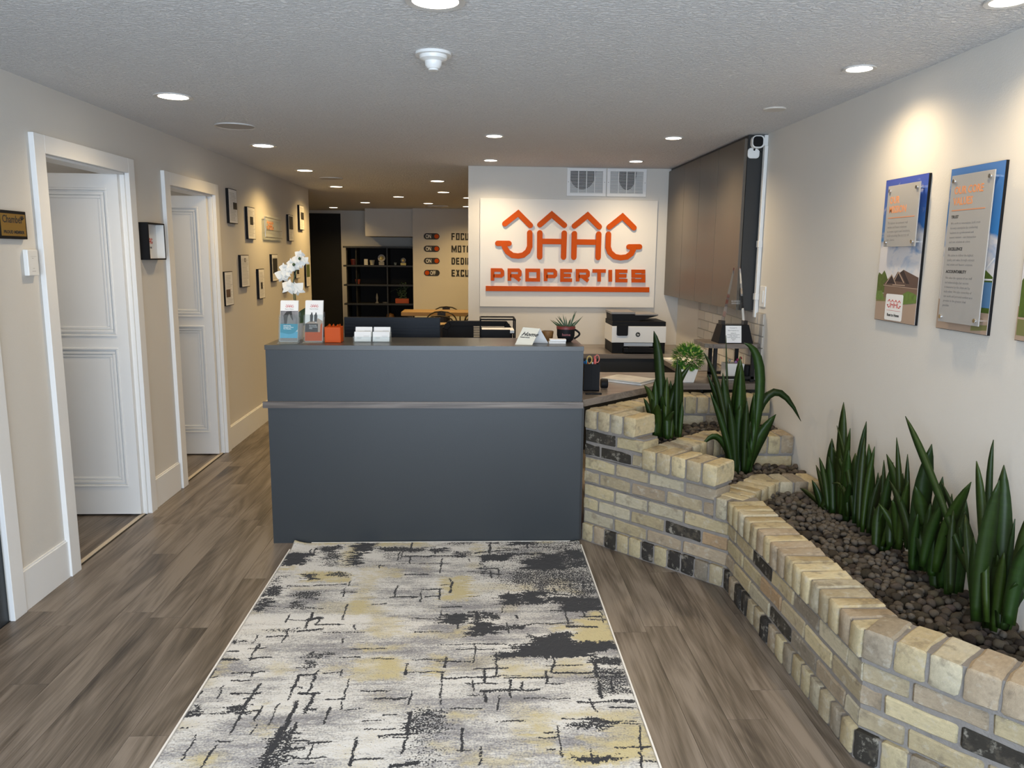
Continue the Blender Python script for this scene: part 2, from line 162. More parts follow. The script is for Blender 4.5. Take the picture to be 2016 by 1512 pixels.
# ---- materials
def M(name, col, rough=.5, metal=0, var=.06, scale=6, bump=0, bscale=80, spec=.5, stretch=(1,1,1), obcol=False, emit=0, trans=0, alpha=1, col2=None, coat=0, sheen=0):
    m=bpy.data.materials.new(name); m.use_nodes=True; nt=m.node_tree; N=nt.nodes; Lk=nt.links; b=N['Principled BSDF']
    tc=N.new('ShaderNodeTexCoord'); mp=N.new('ShaderNodeMapping'); mp.inputs['Scale'].default_value=stretch
    Lk.new(tc.outputs['Object'],mp.inputs['Vector'])
    nz=N.new('ShaderNodeTexNoise'); nz.inputs['Scale'].default_value=scale; nz.inputs['Detail'].default_value=4
    Lk.new(mp.outputs[0],nz.inputs['Vector'])
    mx=N.new('ShaderNodeMix'); mx.data_type='RGBA'; Lk.new(nz.outputs['Fac'],mx.inputs[0])
    c2=col2 or tuple(min(1,c*(1+var)) for c in col); c1=tuple(c*(1-var) for c in col) if not col2 else col
    mx.inputs[6].default_value=(*c1,1); mx.inputs[7].default_value=(*c2,1)
    out=mx.outputs[2]
    if obcol:
        oi=N.new('ShaderNodeObjectInfo'); m2=N.new('ShaderNodeMix'); m2.data_type='RGBA'; m2.blend_type='MULTIPLY'; m2.inputs[0].default_value=1
        Lk.new(out,m2.inputs[6]); Lk.new(oi.outputs['Color'],m2.inputs[7]); out=m2.outputs[2]
    Lk.new(out,b.inputs['Base Color'])
    b.inputs['Roughness'].default_value=rough; b.inputs['Metallic'].default_value=metal
    b.inputs['Specular IOR Level'].default_value=spec; b.inputs['Coat Weight'].default_value=coat; b.inputs['Sheen Weight'].default_value=sheen
    if bump:
        n2=N.new('ShaderNodeTexNoise'); n2.inputs['Scale'].default_value=bscale; n2.inputs['Detail'].default_value=3; Lk.new(mp.outputs[0],n2.inputs['Vector'])
        bp=N.new('ShaderNodeBump'); bp.inputs['Strength'].default_value=1; bp.inputs['Distance'].default_value=bump
        Lk.new(n2.outputs['Fac'],bp.inputs['Height']); Lk.new(bp.outputs[0],b.inputs['Normal'])
    if emit: b.inputs['Emission Color'].default_value=(*col,1); b.inputs['Emission Strength'].default_value=emit
    if trans: b.inputs['Transmission Weight'].default_value=trans; b.inputs['IOR'].default_value=1.32
    if alpha<1: b.inputs['Alpha'].default_value=alpha
    return m
def srgb(r,g,b): return tuple(((c/255)/12.92 if c/255<=.04045 else ((c/255+.055)/1.055)**2.4) for c in (r,g,b))
m_wall=M('wall_paint',(.65,.62,.57),.75,var=.015,bump=.0006,bscale=220,spec=.3)
m_wallfar=m_wall
m_trim=M('white_trim_paint',(.80,.80,.79),.4,var=.01)
m_door=M('white_door_paint',(.78,.78,.77),.4,var=.01)
m_slate=M('slate_laminate',srgb(45,49,52),.38,var=.05,scale=3,bump=.0002,bscale=300,stretch=(1,1,1))
m_slatetop=M('slate_top_laminate',srgb(62,62,60),.30,var=.05)
m_cab=M('taupe_cabinet_laminate',srgb(90,82,72),.38,var=.05,scale=20,stretch=(1,1,.05))
m_cabside=M('charcoal_cabinet_side',srgb(38,38,37),.5,var=.04)
m_black=M('black_plastic',(.007,.007,.008),.6,var=.2,spec=.18)
m_blacksoft=M('black_matte',(.008,.008,.009),.8,var=.2)
m_darkmetal=M('dark_metal',(.03,.025,.022),.35,metal=.6)
m_navy=M('dark_blue_plastic',(.008,.011,.017),.55,var=.2,spec=.25)
m_chrome=M('chrome',(.75,.75,.75),.15,metal=1)
m_white=M('white_plastic',(.78,.78,.76),.35,var=.02)
m_paper=M('white_paper',(.80,.79,.77),.7,var=.02,scale=30)
m_orange=M('orange_paint',srgb(188,76,4),.5,var=.05,spec=.12)
m_orangebox=M('orange_box_plastic',srgb(198,76,0),.45,var=.04,spec=.2)
m_sign=M('sign_board_white',(.74,.71,.66),.5,var=.015)
m_ink=M('black_ink',(.02,.02,.02),.6)
m_greyink=M('grey_ink',(.22,.21,.20),.6)
m_midink=M('soft_grey_ink',(.45,.44,.43),.6)
m_redink=M('red_ink',srgb(200,70,60),.6)
m_lens=M('downlight_lens_glow',(1,.90,.74),.5,emit=14)
m_lensf=M('downlight_lens_warm_glow',(1,.84,.6),.5,emit=9)
m_lighttrim=M('downlight_trim',(.6,.58,.55),.4)
m_speaker=M('speaker_grille_fabric',(.42,.40,.38),.8,bump=.001,bscale=600)
m_gold=M('brass_plate',srgb(165,135,70),.35,metal=.7,var=.08)
m_mortar=M('grey_mortar',(.205,.188,.172),.95,var=.25,scale=25,bump=.003,bscale=120)
m_soil=M('dark_soil',(.03,.025,.02),1,var=.4,scale=40,bump=.004,bscale=60)
m_terra=M('terracotta',srgb(170,80,50),.8,var=.15)
m_green=M('fake_leaf_green',srgb(60,120,40),.5,var=.35,scale=30)
m_lime=M('fake_leaf_pale_tip',srgb(170,190,90),.5,var=.2,scale=30)
m_darkgreen=M('dark_leaf_green',srgb(45,70,35),.5,var=.3,scale=30)
m_wood=M('table_wood',srgb(140,112,72),.45,var=.3,scale=5,stretch=(.6,6,6))
m_bowl=M('turned_wood',srgb(120,85,45),.5,var=.4,scale=30)
m_petal=M('orchid_petal',(.74,.72,.66),.6,var=.05)
m_concrete=M('wall_niche_grey',(.3,.29,.27),.8)
def m_acrylic():
    m=bpy.data.materials.new('clear_acrylic'); m.use_nodes=True; nt=m.node_tree; N=nt.nodes; b=N['Principled BSDF']
    b.inputs['Base Color'].default_value=(.9,.92,.93,1); b.inputs['Roughness'].default_value=.08
    tr=N.new('ShaderNodeBsdfTransparent'); tr.inputs[0].default_value=(.93,.95,.95,1); mx=N.new('ShaderNodeMixShader')
    fr=N.new('ShaderNodeLayerWeight'); fr.inputs[0].default_value=.35
    ra=N.new('ShaderNodeMapRange'); ra.inputs['To Min'].default_value=.03; ra.inputs['To Max'].default_value=.40
    nt.links.new(fr.outputs['Facing'],ra.inputs['Value']); nt.links.new(ra.outputs[0],mx.inputs[0])
    nt.links.new(tr.outputs[0],mx.inputs[1]); nt.links.new(b.outputs[0],mx.inputs[2]); nt.links.new(mx.outputs[0],N['Material Output'].inputs[0]); return m
m_acr=m_acrylic()
def m_frosted():
    m=bpy.data.materials.new('frosted_acrylic'); m.use_nodes=True; nt=m.node_tree; N=nt.nodes; b=N['Principled BSDF']
    b.inputs['Base Color'].default_value=(.40,.39,.375,1); b.inputs['Roughness'].default_value=.35
    tr=N.new('ShaderNodeBsdfTransparent'); mx=N.new('ShaderNodeMixShader'); mx.inputs[0].default_value=.86
    nt.links.new(tr.outputs[0],mx.inputs[1]); nt.links.new(b.outputs[0],mx.inputs[2]); nt.links.new(mx.outputs[0],N['Material Output'].inputs[0]); return m
m_frost=m_frosted()
def m_glass():
    m=M('award_glass',(.85,.88,.9),.03,trans=1); return m
m_crystal=m_glass()
def ramp(N, stops):
    r=N.new('ShaderNodeValToRGB'); e=r.color_ramp.elements
    while len(e)<len(stops): e.new(.5)
    for k,(p,c) in zip(e,stops): k.position=p; k.color=(*c,1)
    return r
def plank_mat(name, c0, c1, c2, along=1, rough=.42):
    m=bpy.data.materials.new(name); m.use_nodes=True; nt=m.node_tree; N=nt.nodes; Lk=nt.links; b=N['Principled BSDF']
    tc=N.new('ShaderNodeTexCoord'); oi=N.new('ShaderNodeObjectInfo')
    mul=N.new('ShaderNodeMath'); mul.operation='MULTIPLY'; mul.inputs[1].default_value=37; Lk.new(oi.outputs['Random'],mul.inputs[0])
    cb=N.new('ShaderNodeCombineXYZ'); Lk.new(mul.outputs[0],cb.inputs[0]); Lk.new(mul.outputs[0],cb.inputs[1])
    ad=N.new('ShaderNodeVectorMath'); Lk.new(tc.outputs['Object'],ad.inputs[0]); Lk.new(cb.outputs[0],ad.inputs[1])
    mp=N.new('ShaderNodeMapping'); mp.inputs['Scale'].default_value=(7,.9,7) if along==1 else (.9,7,7)
    Lk.new(ad.outputs[0],mp.inputs[0])
    n1=N.new('ShaderNodeTexNoise'); n1.inputs['Scale'].default_value=1.3; n1.inputs['Detail'].default_value=6; n1.inputs['Distortion'].default_value=.9; Lk.new(mp.outputs[0],n1.inputs[0])
    mp2=N.new('ShaderNodeMapping'); mp2.inputs['Scale'].default_value=(120,3.0,120) if along==1 else (3.0,120,120); Lk.new(ad.outputs[0],mp2.inputs[0])
    n2=N.new('ShaderNodeTexNoise'); n2.inputs['Scale'].default_value=1.5; n2.inputs['Detail'].default_value=4; Lk.new(mp2.outputs[0],n2.inputs[0])
    # growth rings: banded noise
    mp3=N.new('ShaderNodeMapping'); mp3.inputs['Scale'].default_value=(5,.55,5) if along==1 else (.55,5,5); Lk.new(ad.outputs[0],mp3.inputs[0])
    n3=N.new('ShaderNodeTexNoise'); n3.inputs['Scale'].default_value=1; n3.inputs['Detail'].default_value=1; Lk.new(mp3.outputs[0],n3.inputs[0])
    s1=N.new('ShaderNodeMath'); s1.operation='MULTIPLY'; s1.inputs[1].default_value=110; Lk.new(n3.outputs[0],s1.inputs[0])
    s2=N.new('ShaderNodeMath'); s2.operation='SINE'; Lk.new(s1.outputs[0],s2.inputs[0])
    a1=N.new('ShaderNodeMath'); a1.operation='MULTIPLY_ADD'; a1.inputs[1].default_value=.42; Lk.new(n2.outputs[0],a1.inputs[0]); Lk.new(n1.outputs[0],a1.inputs[2])
    a2=N.new('ShaderNodeMath'); a2.operation='MULTIPLY_ADD'; a2.inputs[1].default_value=.045; Lk.new(s2.outputs[0],a2.inputs[0]); Lk.new(a1.outputs[0],a2.inputs[2])
    rnd=N.new('ShaderNodeMath'); rnd.operation='MULTIPLY_ADD'; rnd.inputs[1].default_value=.14; Lk.new(oi.outputs['Random'],rnd.inputs[0]); Lk.new(a2.outputs[0],rnd.inputs[2])
    r=ramp(N,[(.46,c0),(.68,c1),(.92,c2)]); Lk.new(rnd.outputs[0],r.inputs[0])
    Lk.new(r.outputs[0],b.inputs['Base Color']); b.inputs['Roughness'].default_value=rough
    bp=N.new('ShaderNodeBump'); bp.inputs['Distance'].default_value=.0006; Lk.new(a1.outputs[0],bp.inputs['Height']); Lk.new(bp.outputs[0],b.inputs['Normal'])
    return m
m_plank=plank_mat('vinyl_plank_oak',(.034,.027,.022),(.118,.096,.076),(.225,.19,.158))
m_counter=plank_mat('grey_wood_laminate',(.05,.042,.038),(.12,.10,.088),(.21,.18,.155),along=0,rough=.3)
def ceil_mat():
    m=M('textured_ceiling',(.86,.855,.85),.95,var=.02,spec=.1); nt=m.node_tree; N=nt.nodes; Lk=nt.links; b=N['Principled BSDF']
    tc=N.new('ShaderNodeTexCoord'); mp=N.new('ShaderNodeMapping'); mp.inputs['Scale'].default_value=(1,1.6,1); Lk.new(tc.outputs['Object'],mp.inputs[0])
    n=N.new('ShaderNodeTexNoise'); n.inputs['Scale'].default_value=55; n.inputs['Detail'].default_value=5; n.inputs['Roughness'].default_value=.6; Lk.new(mp.outputs[0],n.inputs[0])
    r=ramp(N,[(.42,(0,0,0)),(.60,(1,1,1))]); Lk.new(n.outputs[0],r.inputs[0])
    bp=N.new('ShaderNodeBump'); bp.inputs['Distance'].default_value=.010; bp.inputs['Strength'].default_value=.8; Lk.new(r.outputs[0],bp.inputs['Height']); Lk.new(bp.outputs[0],b.inputs['Normal']); return m
m_ceil=ceil_mat()
def brick_mat():
    m=M('reclaimed_brick',(.85,.85,.85),.9,var=.3,scale=9,bump=.003,bscale=55,spec=.2,obcol=True); nt=m.node_tree; N=nt.nodes; Lk=nt.links; b=N['Principled BSDF']
    # blotches of old mortar and soot, per brick offset
    oi=N.new('ShaderNodeObjectInfo'); ge=N.new('ShaderNodeNewGeometry')
    n=N.new('ShaderNodeTexNoise'); n.inputs['Scale'].default_value=28; n.inputs['Detail'].default_value=6; n.inputs['Roughness'].default_value=.65; Lk.new(ge.outputs['Position'],n.inputs[0])
    r=ramp(N,[(.55,(0,0,0)),(.66,(1,1,1))]); Lk.new(n.outputs[0],r.inputs[0])
    src=b.inputs['Base Color'].links[0].from_socket
    mx=N.new('ShaderNodeMix'); mx.data_type='RGBA'; sc=N.new('ShaderNodeMath'); sc.operation='MULTIPLY'; sc.inputs[1].default_value=.50; Lk.new(r.outputs[0],sc.inputs[0])
    Lk.new(sc.outputs[0],mx.inputs[0]); Lk.new(src,mx.inputs[6]); mx.inputs[7].default_value=(.52,.48,.40,1)
    n2=N.new('ShaderNodeTexNoise'); n2.inputs['Scale'].default_value=17; n2.inputs['Detail'].default_value=7; n2.inputs['Roughness'].default_value=.62; 
    ad=N.new('ShaderNodeVectorMath'); ad.inputs[1].default_value=(7,3,5); Lk.new(ge.outputs['Position'],ad.inputs[0]); Lk.new(ad.outputs[0],n2.inputs[0])
    r2=ramp(N,[(.54,(0,0,0)),(.66,(1,1,1))]); Lk.new(n2.outputs[0],r2.inputs[0])
    s2=N.new('ShaderNodeMath'); s2.operation='MULTIPLY'; s2.inputs[1].default_value=.50; Lk.new(r2.outputs[0],s2.inputs[0])
    m3=N.new('ShaderNodeMix'); m3.data_type='RGBA'; Lk.new(s2.outputs[0],m3.inputs[0]); Lk.new(mx.outputs[2],m3.inputs[6]); m3.inputs[7].default_value=(.15,.125,.095,1)
    Lk.new(m3.outputs[2],b.inputs['Base Color']); return m
m_brick=brick_mat()
m_rock=M('lava_rock',(.098,.084,.068),.95,var=.55,scale=22,bump=.003,bscale=140,spec=.2,obcol=True)
def band_mat():
    m=M('banded_leaf',srgb(52,78,24),.48,var=.2,scale=8); nt=m.node_tree; N=nt.nodes; b=N['Principled BSDF']; tc=N.new('ShaderNodeTexCoord'); w=N.new('ShaderNodeTexWave'); w.bands_direction='Z'; w.inputs['Scale'].default_value=14; w.inputs['Distortion'].default_value=2.5
    nt.links.new(tc.outputs['Object'],w.inputs[0]); rp_=ramp(N,[(.6,(0,0,0)),(.8,(1,1,1))]); nt.links.new(w.outputs['Fac'],rp_.inputs[0]); mx=N.new('ShaderNodeMix'); mx.data_type='RGBA'; src=b.inputs['Base Color'].links[0].from_socket
    nt.links.new(rp_.outputs[0],mx.inputs[0]); nt.links.new(src,mx.inputs[6]); mx.inputs[7].default_value=(.25,.30,.14,1); nt.links.new(mx.outputs[2],b.inputs['Base Color']); return m
def leaf_mat():
    m=M('snake_plant_leaf',srgb(33,54,12),.48,var=.35,scale=6,stretch=(2,2,14),obcol=True,spec=.35); return m
m_leaf=leaf_mat(); m_band=band_mat()
def text(body, mat, Mx, size, name='lettering', parent=None, sx=1, bold=0, depth=.0004, align='LEFT', space=1, shear=0, sep=None):
    cu=bpy.data.curves.new(name,'FONT'); cu.body=body; cu.size=size; cu.offset=bold; cu.extrude=depth; cu.align_x=align; cu.space_character=space; cu.resolution_u=2; cu.shear=shear
    if sep: cu.space_line=sep
    o=bpy.data.objects.new(name,cu); C.objects.link(o); bpy.context.view_layer.update()
    me=bpy.data.meshes.new_from_object(o.evaluated_get(bpy.context.evaluated_depsgraph_get())); bpy.data.objects.remove(o); bpy.data.curves.remove(cu)
    me.transform(Mx@Matrix.Diagonal((sx,1,1,1))); me.materials.clear(); me.materials.append(mat)
    q=bpy.data.objects.new(name,me); link(q,parent)
    if parent is not None:
        P=Matrix(); k=parent
        while k is not None: P=Matrix.LocRotScale(k.location,k.rotation_euler,k.scale)@P; k=k.parent
        me.transform(P.inverted())
    return q
def T(x,y,z=0): return Matrix.Translation((x,y,z))
def logo(mb, w, d=.0004, th=.03, z0=0):   # the four-roof mark, in a box w wide and .62w high, origin lower left, local xy
    k=w/1310.0; f=lambda u,v:((u-300)*k,(915-v)*k); t=th*w
    for p in LOGO: mb.stroke([f(*q) for q in p],t,d,z0)
LOGO=[[(380,600),(500,505),(608,612)],[(693,605),(800,512),(913,607)],[(1003,612),(1123,515),(1227,617)],[(1317,618),(1437,522),(1540,622)],
 [(603,677),(603,800),(585,845),(545,878),(500,887),(450,882),(405,850),(380,810),(372,785)],[(318,775),(418,775)],
 [(693,677),(692,893)],[(912,677),(906,893)],[(715,753),(890,753)],[(1003,680),(998,893)],[(1222,682),(1216,893)],[(1025,755),(1200,755)],
 [(1310,682),(1306,800),(1322,845),(1365,883),(1420,893),(1475,885),(1515,855),(1533,818),(1537,800)],[(1495,794),(1590,792)]]

# ---------------------------------------------------------------- floor
fl=struct('floor',MB().box(-4.6,3.4,-1.6,16.5,-.12,-.005),M('floor_joint_dark',(.06,.05,.04),.9))
PW=.14; PLN=1.22
plank_me=[]
for L in (PLN,):
    mb=MB(); mb.box(0,PW-.0012,0,L-.0012,0,.005); plank_me.append(mb.mesh('plank',m_plank))
def lay(x0,x1,y0,y1,only=None):
    n=int(math.ceil((x1-x0)/PW))
    for i in range(n):
        x=x0+i*PW; wd_=min(PW,x1-x); off=random.random()*PLN; y=y0-off
        while y<y1:
            a=max(y,y0); b=min(y+PLN,y1)
            if b-a>.02:
                o=bpy.data.objects.new('plank',plank_me[0]); link(o,fl); o.location=(x,a,-.005)
                o.scale=((wd_)/PW,(b-a)/PLN,1)
            y+=PLN
lay(XL,1.28,1.3,7.2); lay(XL-1.07,XL-.02,3.15,6.6); lay(XL,-.13,7.2,12.6)
struct('trim_1',MB().box(XL-.035,XL-.012,3.64,4.47,0,.004),M('threshold_strip',(.55,.48,.38),.5)); struct('trim_2',MB().box(XL-.035,XL-.012,5.05,5.89,0,.004),bpy.data.materials['threshold_strip'])
struct('ceiling',MB().box(-4.6,3.4,-1.6,16.5,H,H+.1),m_ceil)
# ---------------------------------------------------------------- walls
w=MB()
for a,b,z in ((-1.6,2.15,0),(3.105,3.64,0),(4.47,5.05,0),(5.89,9.19,0),(2.15,3.105,2.04),(3.64,4.47,1.965),(5.05,5.89,1.95)): w.box(XL-.1,XL,a,b,z,H)
struct('wall_left',w,m_wall)
struct('wall_right',MB().box(XR,XR+.12,-1.6,B+.12,0,H),m_wall)
struct('wall_sign',MB().box(-.079,XR,B,B+.12,0,H),m_wall)
w=MB(); w.box(-4.6,-1.75,-1.6,-1.5,0,H).box(1.55,3.4,-1.6,-1.5,0,H).box(-1.75,1.55,-1.6,-1.5,2.25,H).box(-1.75,1.55,-1.6,-1.5,0,.25)
struct('wall_front',w,m_wall)
wf=struct('window_1',MB().box(-1.75,1.55,-1.56,-1.53,.25,.30).box(-1.75,1.55,-1.56,-1.53,2.2,2.25).box(-1.75,-1.69,-1.56,-1.53,.3,2.2).box(1.49,1.55,-1.56,-1.53,.3,2.2).box(-.13,-.07,-1.56,-1.53,.3,2.2),m_black)
# far room
struct('wall_text',MB().box(-1.05,3.3,12.7,12.82,0,H),m_wall)
struct('wall_return',MB().box(-1.05,-.93,12.82,13.62,0,H),m_wall)
struct('wall_back',MB().box(-2.36,-.93,13.62,13.72,0,H).box(-4.6,-2.99,13.62,13.72,0,H).box(-2.99,-2.36,13.62,13.72,2.22,H),m_wall)
struct('wall_far_right',MB().box(3.3,3.4,B,12.82,0,H),m_wall)
struct('wall_far_left',MB().box(-4.6,-4.5,6.7,13.7,0,H).box(-4.6,XL-.1,6.6,6.7,0,H),m_wall)
struct('wall_closing',MB().box(XR+.12,3.4,B,B+.12,0,H),m_wall)
struct('door_3',MB().box(-2.99,-2.36,13.64,13.68,0,2.22),m_blacksoft)  # shade of the open hallway, put in as a near-black sheet
struct('trim_3',MB().box(-1.84,-1.05,12.9,13.62,1.826,H),m_wall)          # boxed duct over the shelves
# side rooms
struct('wall_side_room',MB().box(-4.3,-4.2,2.9,6.6,0,H).box(-4.2,XL-.1,2.8,2.9,0,H).box(-4.2,XL-.1,4.76,4.84,0,H).box(-4.2,XL-.1,6.5,6.6,0,H),m_wall)
# baseboards, casings
def base(n,x0,x1,y0,y1): struct('baseboard_left'+n,MB().box(x0,x1,y0,y1,0,.178).box(x0,x1-.008 if x1>x0 else x1,y0,y1,.178,.184),m_trim)
bb=MB()
for a,b in ((3.19,3.555),(4.545,4.945),(5.985,9.19)): bb.box(XL,XL+.014,a,b,0,.176).box(XL,XL+.008,a,b,.176,.184)
struct('baseboard_left',bb,m_trim)
def casing(n,y0,y1,zt,wd=.085,lft=True):
    mb=MB(); t=.024
    mb.box(XL,XL+t,y0-wd,y0,0,zt+wd-.005).box(XL,XL+t,y1,y1+wd-.01,0,zt+wd-.005).box(XL,XL+t,y0,y1,zt,zt+wd-.005)
    mb.box(XL-.1,XL,y0-.001,y0+.012,0,zt).box(XL-.1,XL,y1-.012,y1+.001,0,zt).box(XL-.1,XL,y0,y1,zt-.012,zt)
    struct('trim_%d'%n,mb,m_trim,bevel=.002)
casing(4,3.64,4.47,1.965); casing(5,5.05,5.89,1.952)
struct('trim_6',MB().box(XL,XL+.02,3.10,3.188,0,2.12),m_trim,bevel=.002)
struct('door_4',MB().box(XL-.06,XL-.005,2.15,3.10,0,2.04),m_slate)
def door(n,yf,zt,x1=-1.976):
    x0=x1-.78; y1=yf+.035; z0=.012
    d=MB(); 
    # stiles, rails, recessed panels
    pan=[(x0+.115,x1-.072,.19,.985),(x0+.115,x1-.072,1.072,zt-.088)]
    d.box(x0,x1,yf+.010,y1,z0,zt)
    d.box(x0,pan[0][0],yf,yf+.010,z0,zt).box(pan[0][1],x1,yf,yf+.010,z0,zt)
    d.box(pan[0][0],pan[0][1],yf,yf+.010,z0,.19).box(pan[0][0],pan[0][1],yf,yf+.010,.985,1.072).box(pan[0][0],pan[0][1],yf,yf+.010,zt-.088,zt)
    o=struct('door_%d'%n,d,m_door)
    for a,b,c,e in pan:
        k=MB()
        for q,h in ((0,.016),(.022,.010),(.040,.005)):
            a2,b2,c2,e2=a+q-.012,b-q+.012,c+q-.012,e-q+.012; t=.013 if q==0 else .016
            y0=yf+.010-h; 
            k.box(a2,b2,y0,yf+.012,c2,c2+t).box(a2,b2,y0,yf+.012,e2-t,e2).box(a2,a2+t,y0,yf+.012,c2+t,e2-t).box(b2-t,b2,y0,yf+.012,c2+t,e2-t)
        k.build('panel_moulding',m_door,o,bevel=.003)
    return o
door(1,4.425,1.955); door(2,5.815,1.94)
# ---------------------------------------------------------------- downlights
def downlight(x,y,r,label,power,col,lens,grp):
    t=thing('downlight',label,'ceiling light',(x,y,H-.001),0,grp)
    MB().lathe([(r*.78,-.004),(r,-.006),(r*1.0,0),(r*.78,0)],28,(x,y,H-.001)).build('trim_ring',m_lighttrim,t,smooth=True)
    MB().lathe([(0,-.003),(r*.78,-.003),(r*.78,-.001),(0,-.001)],28,(x,y,H-.001)).build('lens',lens,t)
    s=light('lamp','SPOT',(x,y,H-.02),power,col,spot_size=math.radians(150),spot_blend=.9,shadow_soft_size=r*.6); return t
DL=[(-.125,2.40,.088,'large round downlight cut off by the top edge of the photo'),
 (-1.451,3.90,.088,'round recessed downlight nearest the first white door'),(-1.481,5.567,.088,'second round downlight along the left wall beside a round speaker'),
 (-1.544,7.149,.085,'third round downlight along the left wall over the framed clippings')]
for x,y,r,l in DL: downlight(x,y,r,l,SPOT_NEAR if y<6 else SPOT_FAR,WARM if y<5 else WARMER,m_lens if y<6 else m_lensf,'large recessed downlights')
for x,y,l in ((1.512,2.276,'small downlight at the top right corner of the photo'),(1.484,3.087,'bright small downlight above the mission poster')): downlight(x,y,.062,l,SPOT_NEAR*.62,WARM,m_lens,'small recessed downlights')
for x,y,l in ((-1.45,2.15,'added downlight continuing the left row, out of view'),(-.125,.75,'added downlight above the camera, out of view'),(1.50,1.25,'added downlight above the near end of the planter, out of view')): downlight(x,y,.075,l,SPOT_NEAR*.5,WARM,m_lens,'small recessed downlights')  # unseen downlights added to brighten and warm the near area
for x,y,l in ((.101,4.955,'small downlight above the reception desk, nearer of the left pair'),(.1,6.194,'small downlight close to the sign wall on its left side'),(1.216,4.912,'small downlight in front of the tall grey wall cabinet'),(1.227,6.113,'small downlight directly above the ventilation grilles')):
    downlight(x,y,.062,l,SPOT_SIGN,WARM,m_lens,'small recessed downlights')
FAR=[(-1.562,8.795,'far downlight in line with the left wall lights, first beyond the second speaker'),(-1.619,11.412,'far downlight between the row ends before the black shelves'),(-2.31,12.70,'far downlight beside the dark doorway'),
 (-.406,7.972,'nearest far-room downlight left of the sign wall'),(-.406,9.356,'second far-room downlight left of the sign wall'),(-1.019,10.186,'far downlight in the middle of the back room ceiling'),(-.714,11.397,'far downlight just before the wall of slogans'),
 (-.12,10.201,'far downlight half hidden by the sign wall, upper one'),(-.16,12.0,'far downlight half hidden by the sign wall, lower one')]
for x,y,l in FAR: downlight(x,y,.085,l,SPOT_FAR,WARMER,m_lensf,'far room downlights')
for x,y,n_ in ((-3.1,3.6,0),(-3.1,5.3,1)): light('side_room_fill','POINT',(x,y,2.1),7,(1,.92,.82),shadow_soft_size=.1)  # unseen point lights added so the side rooms are not dark
for x,y,r,l in ((-1.42,4.75,.115,'large flat round ceiling speaker between the first two downlights'),(-1.445,7.869,.115,'flat round ceiling speaker further back along the left wall')):
    t=thing('ceiling_speaker',l,'speaker',(x,y,H),0,'round ceiling speakers')
    MB().lathe([(r*.93,-.004),(r,-.007),(r,0),(r*.93,0)],32,(x,y,H)).build('rim',m_lighttrim,t,smooth=True); MB().lathe([(0,-.004),(r*.93,-.004),(r*.93,0),(0,0)],32,(x,y,H)).build('grille',m_speaker,t)
t=thing('smoke_detector','white smoke detector in the middle of the ceiling','smoke detector',(-.165,3.0,H))
MB().lathe([(0,-.008),(.067,-.010),(.066,0),(0,0)],36,(-.165,3.0,H)).build('base_plate',m_white,t,smooth=True)
MB().lathe([(.052,-.010),(.050,-.022),(.032,-.030),(.030,-.045),(.022,-.055),(.018,-.056),(.018,-.062),(0,-.063)],36,(-.165,3.0,H)).build('sensor_dome',m_white,t,smooth=True)
tag(MB().lathe([(0,-.006),(.052,-.006),(.056,0),(0,0)],28,(1.475,3.929,H)).build('ceiling_cover_plate',m_wall,smooth=True),'small blank round cover plate on the ceiling near the right wall','cover plate')
tag(MB().box(-.75,-.45,11.9,12.2,H-.01,H).build('ceiling_grille',m_lighttrim),'flat square ceiling grille just before the slogan wall','vent')

# ---------------------------------------------------------------- reception desk
D0,D1,DX0,DX1=3.971,4.37,-1.089,.556
t=thing('reception_desk','slate grey reception desk with a wood ledge strip across its front','desk',(-.27,4.15,0))
MB().box(DX0,DX1,D0,D0+.03,0,.742).build('lower_front_panel',m_slate,t)
MB().box(DX0,DX1,D0,D0+.03,.775,1.045).build('upper_front_panel',m_slate,t)
MB().box(DX0-.004,DX1+.002,D0-.003,D1,1.045,1.07).build('top',m_slatetop,t,bevel=.001,label='smooth dark grey desk top')
MB().box(DX0,DX0+.03,D0+.03,D1,0,1.045).build('side_panel',m_slate,t); MB().box(DX1-.03,DX1,D0+.03,D1-.02,.782,1.045).build('side_panel',m_slate,t); MB().box(DX0+.03,DX1-.03,D1-.03,D1,.782,1.045).build('rear_panel',m_slate,t)
MB().box(DX0-.022,DX1+.004,D0-.014,D0+.004,.742,.775).build('ledge',m_counter,t,label='weathered grey wood-look ledge strip')
# ---------------------------------------------------------------- U-shaped worktop
t=thing('worktop','grey wood-look worktop running round behind the desk to the printer','counter',(.9,5.2,0))
poly=[(DX0+.03,D0+.03),(DX1+.004,D0+.03),(DX1+.006,3.995),(1.12,4.52),(1.20,4.54),(XR-.002,4.54),(XR-.002,B-.002),(.1,B-.002),(.1,5.95),(1.39,5.95),(1.39,4.99),(DX0+.03,4.99)]
MB().prism(poly,.742,.78).build('counter_top',m_counter,t,bevel=.002)
MB().box(.12,1.42,5.97,5.99,0,.742).box(1.41,1.43,4.98,5.98,0,.742).box(1.40,1.42,4.70,4.98,0,.742).build('base_panel',m_cabside,t)
MB().box(.558,.570,3.99,4.97,.0,.742).build('base_panel',m_cabside,t)
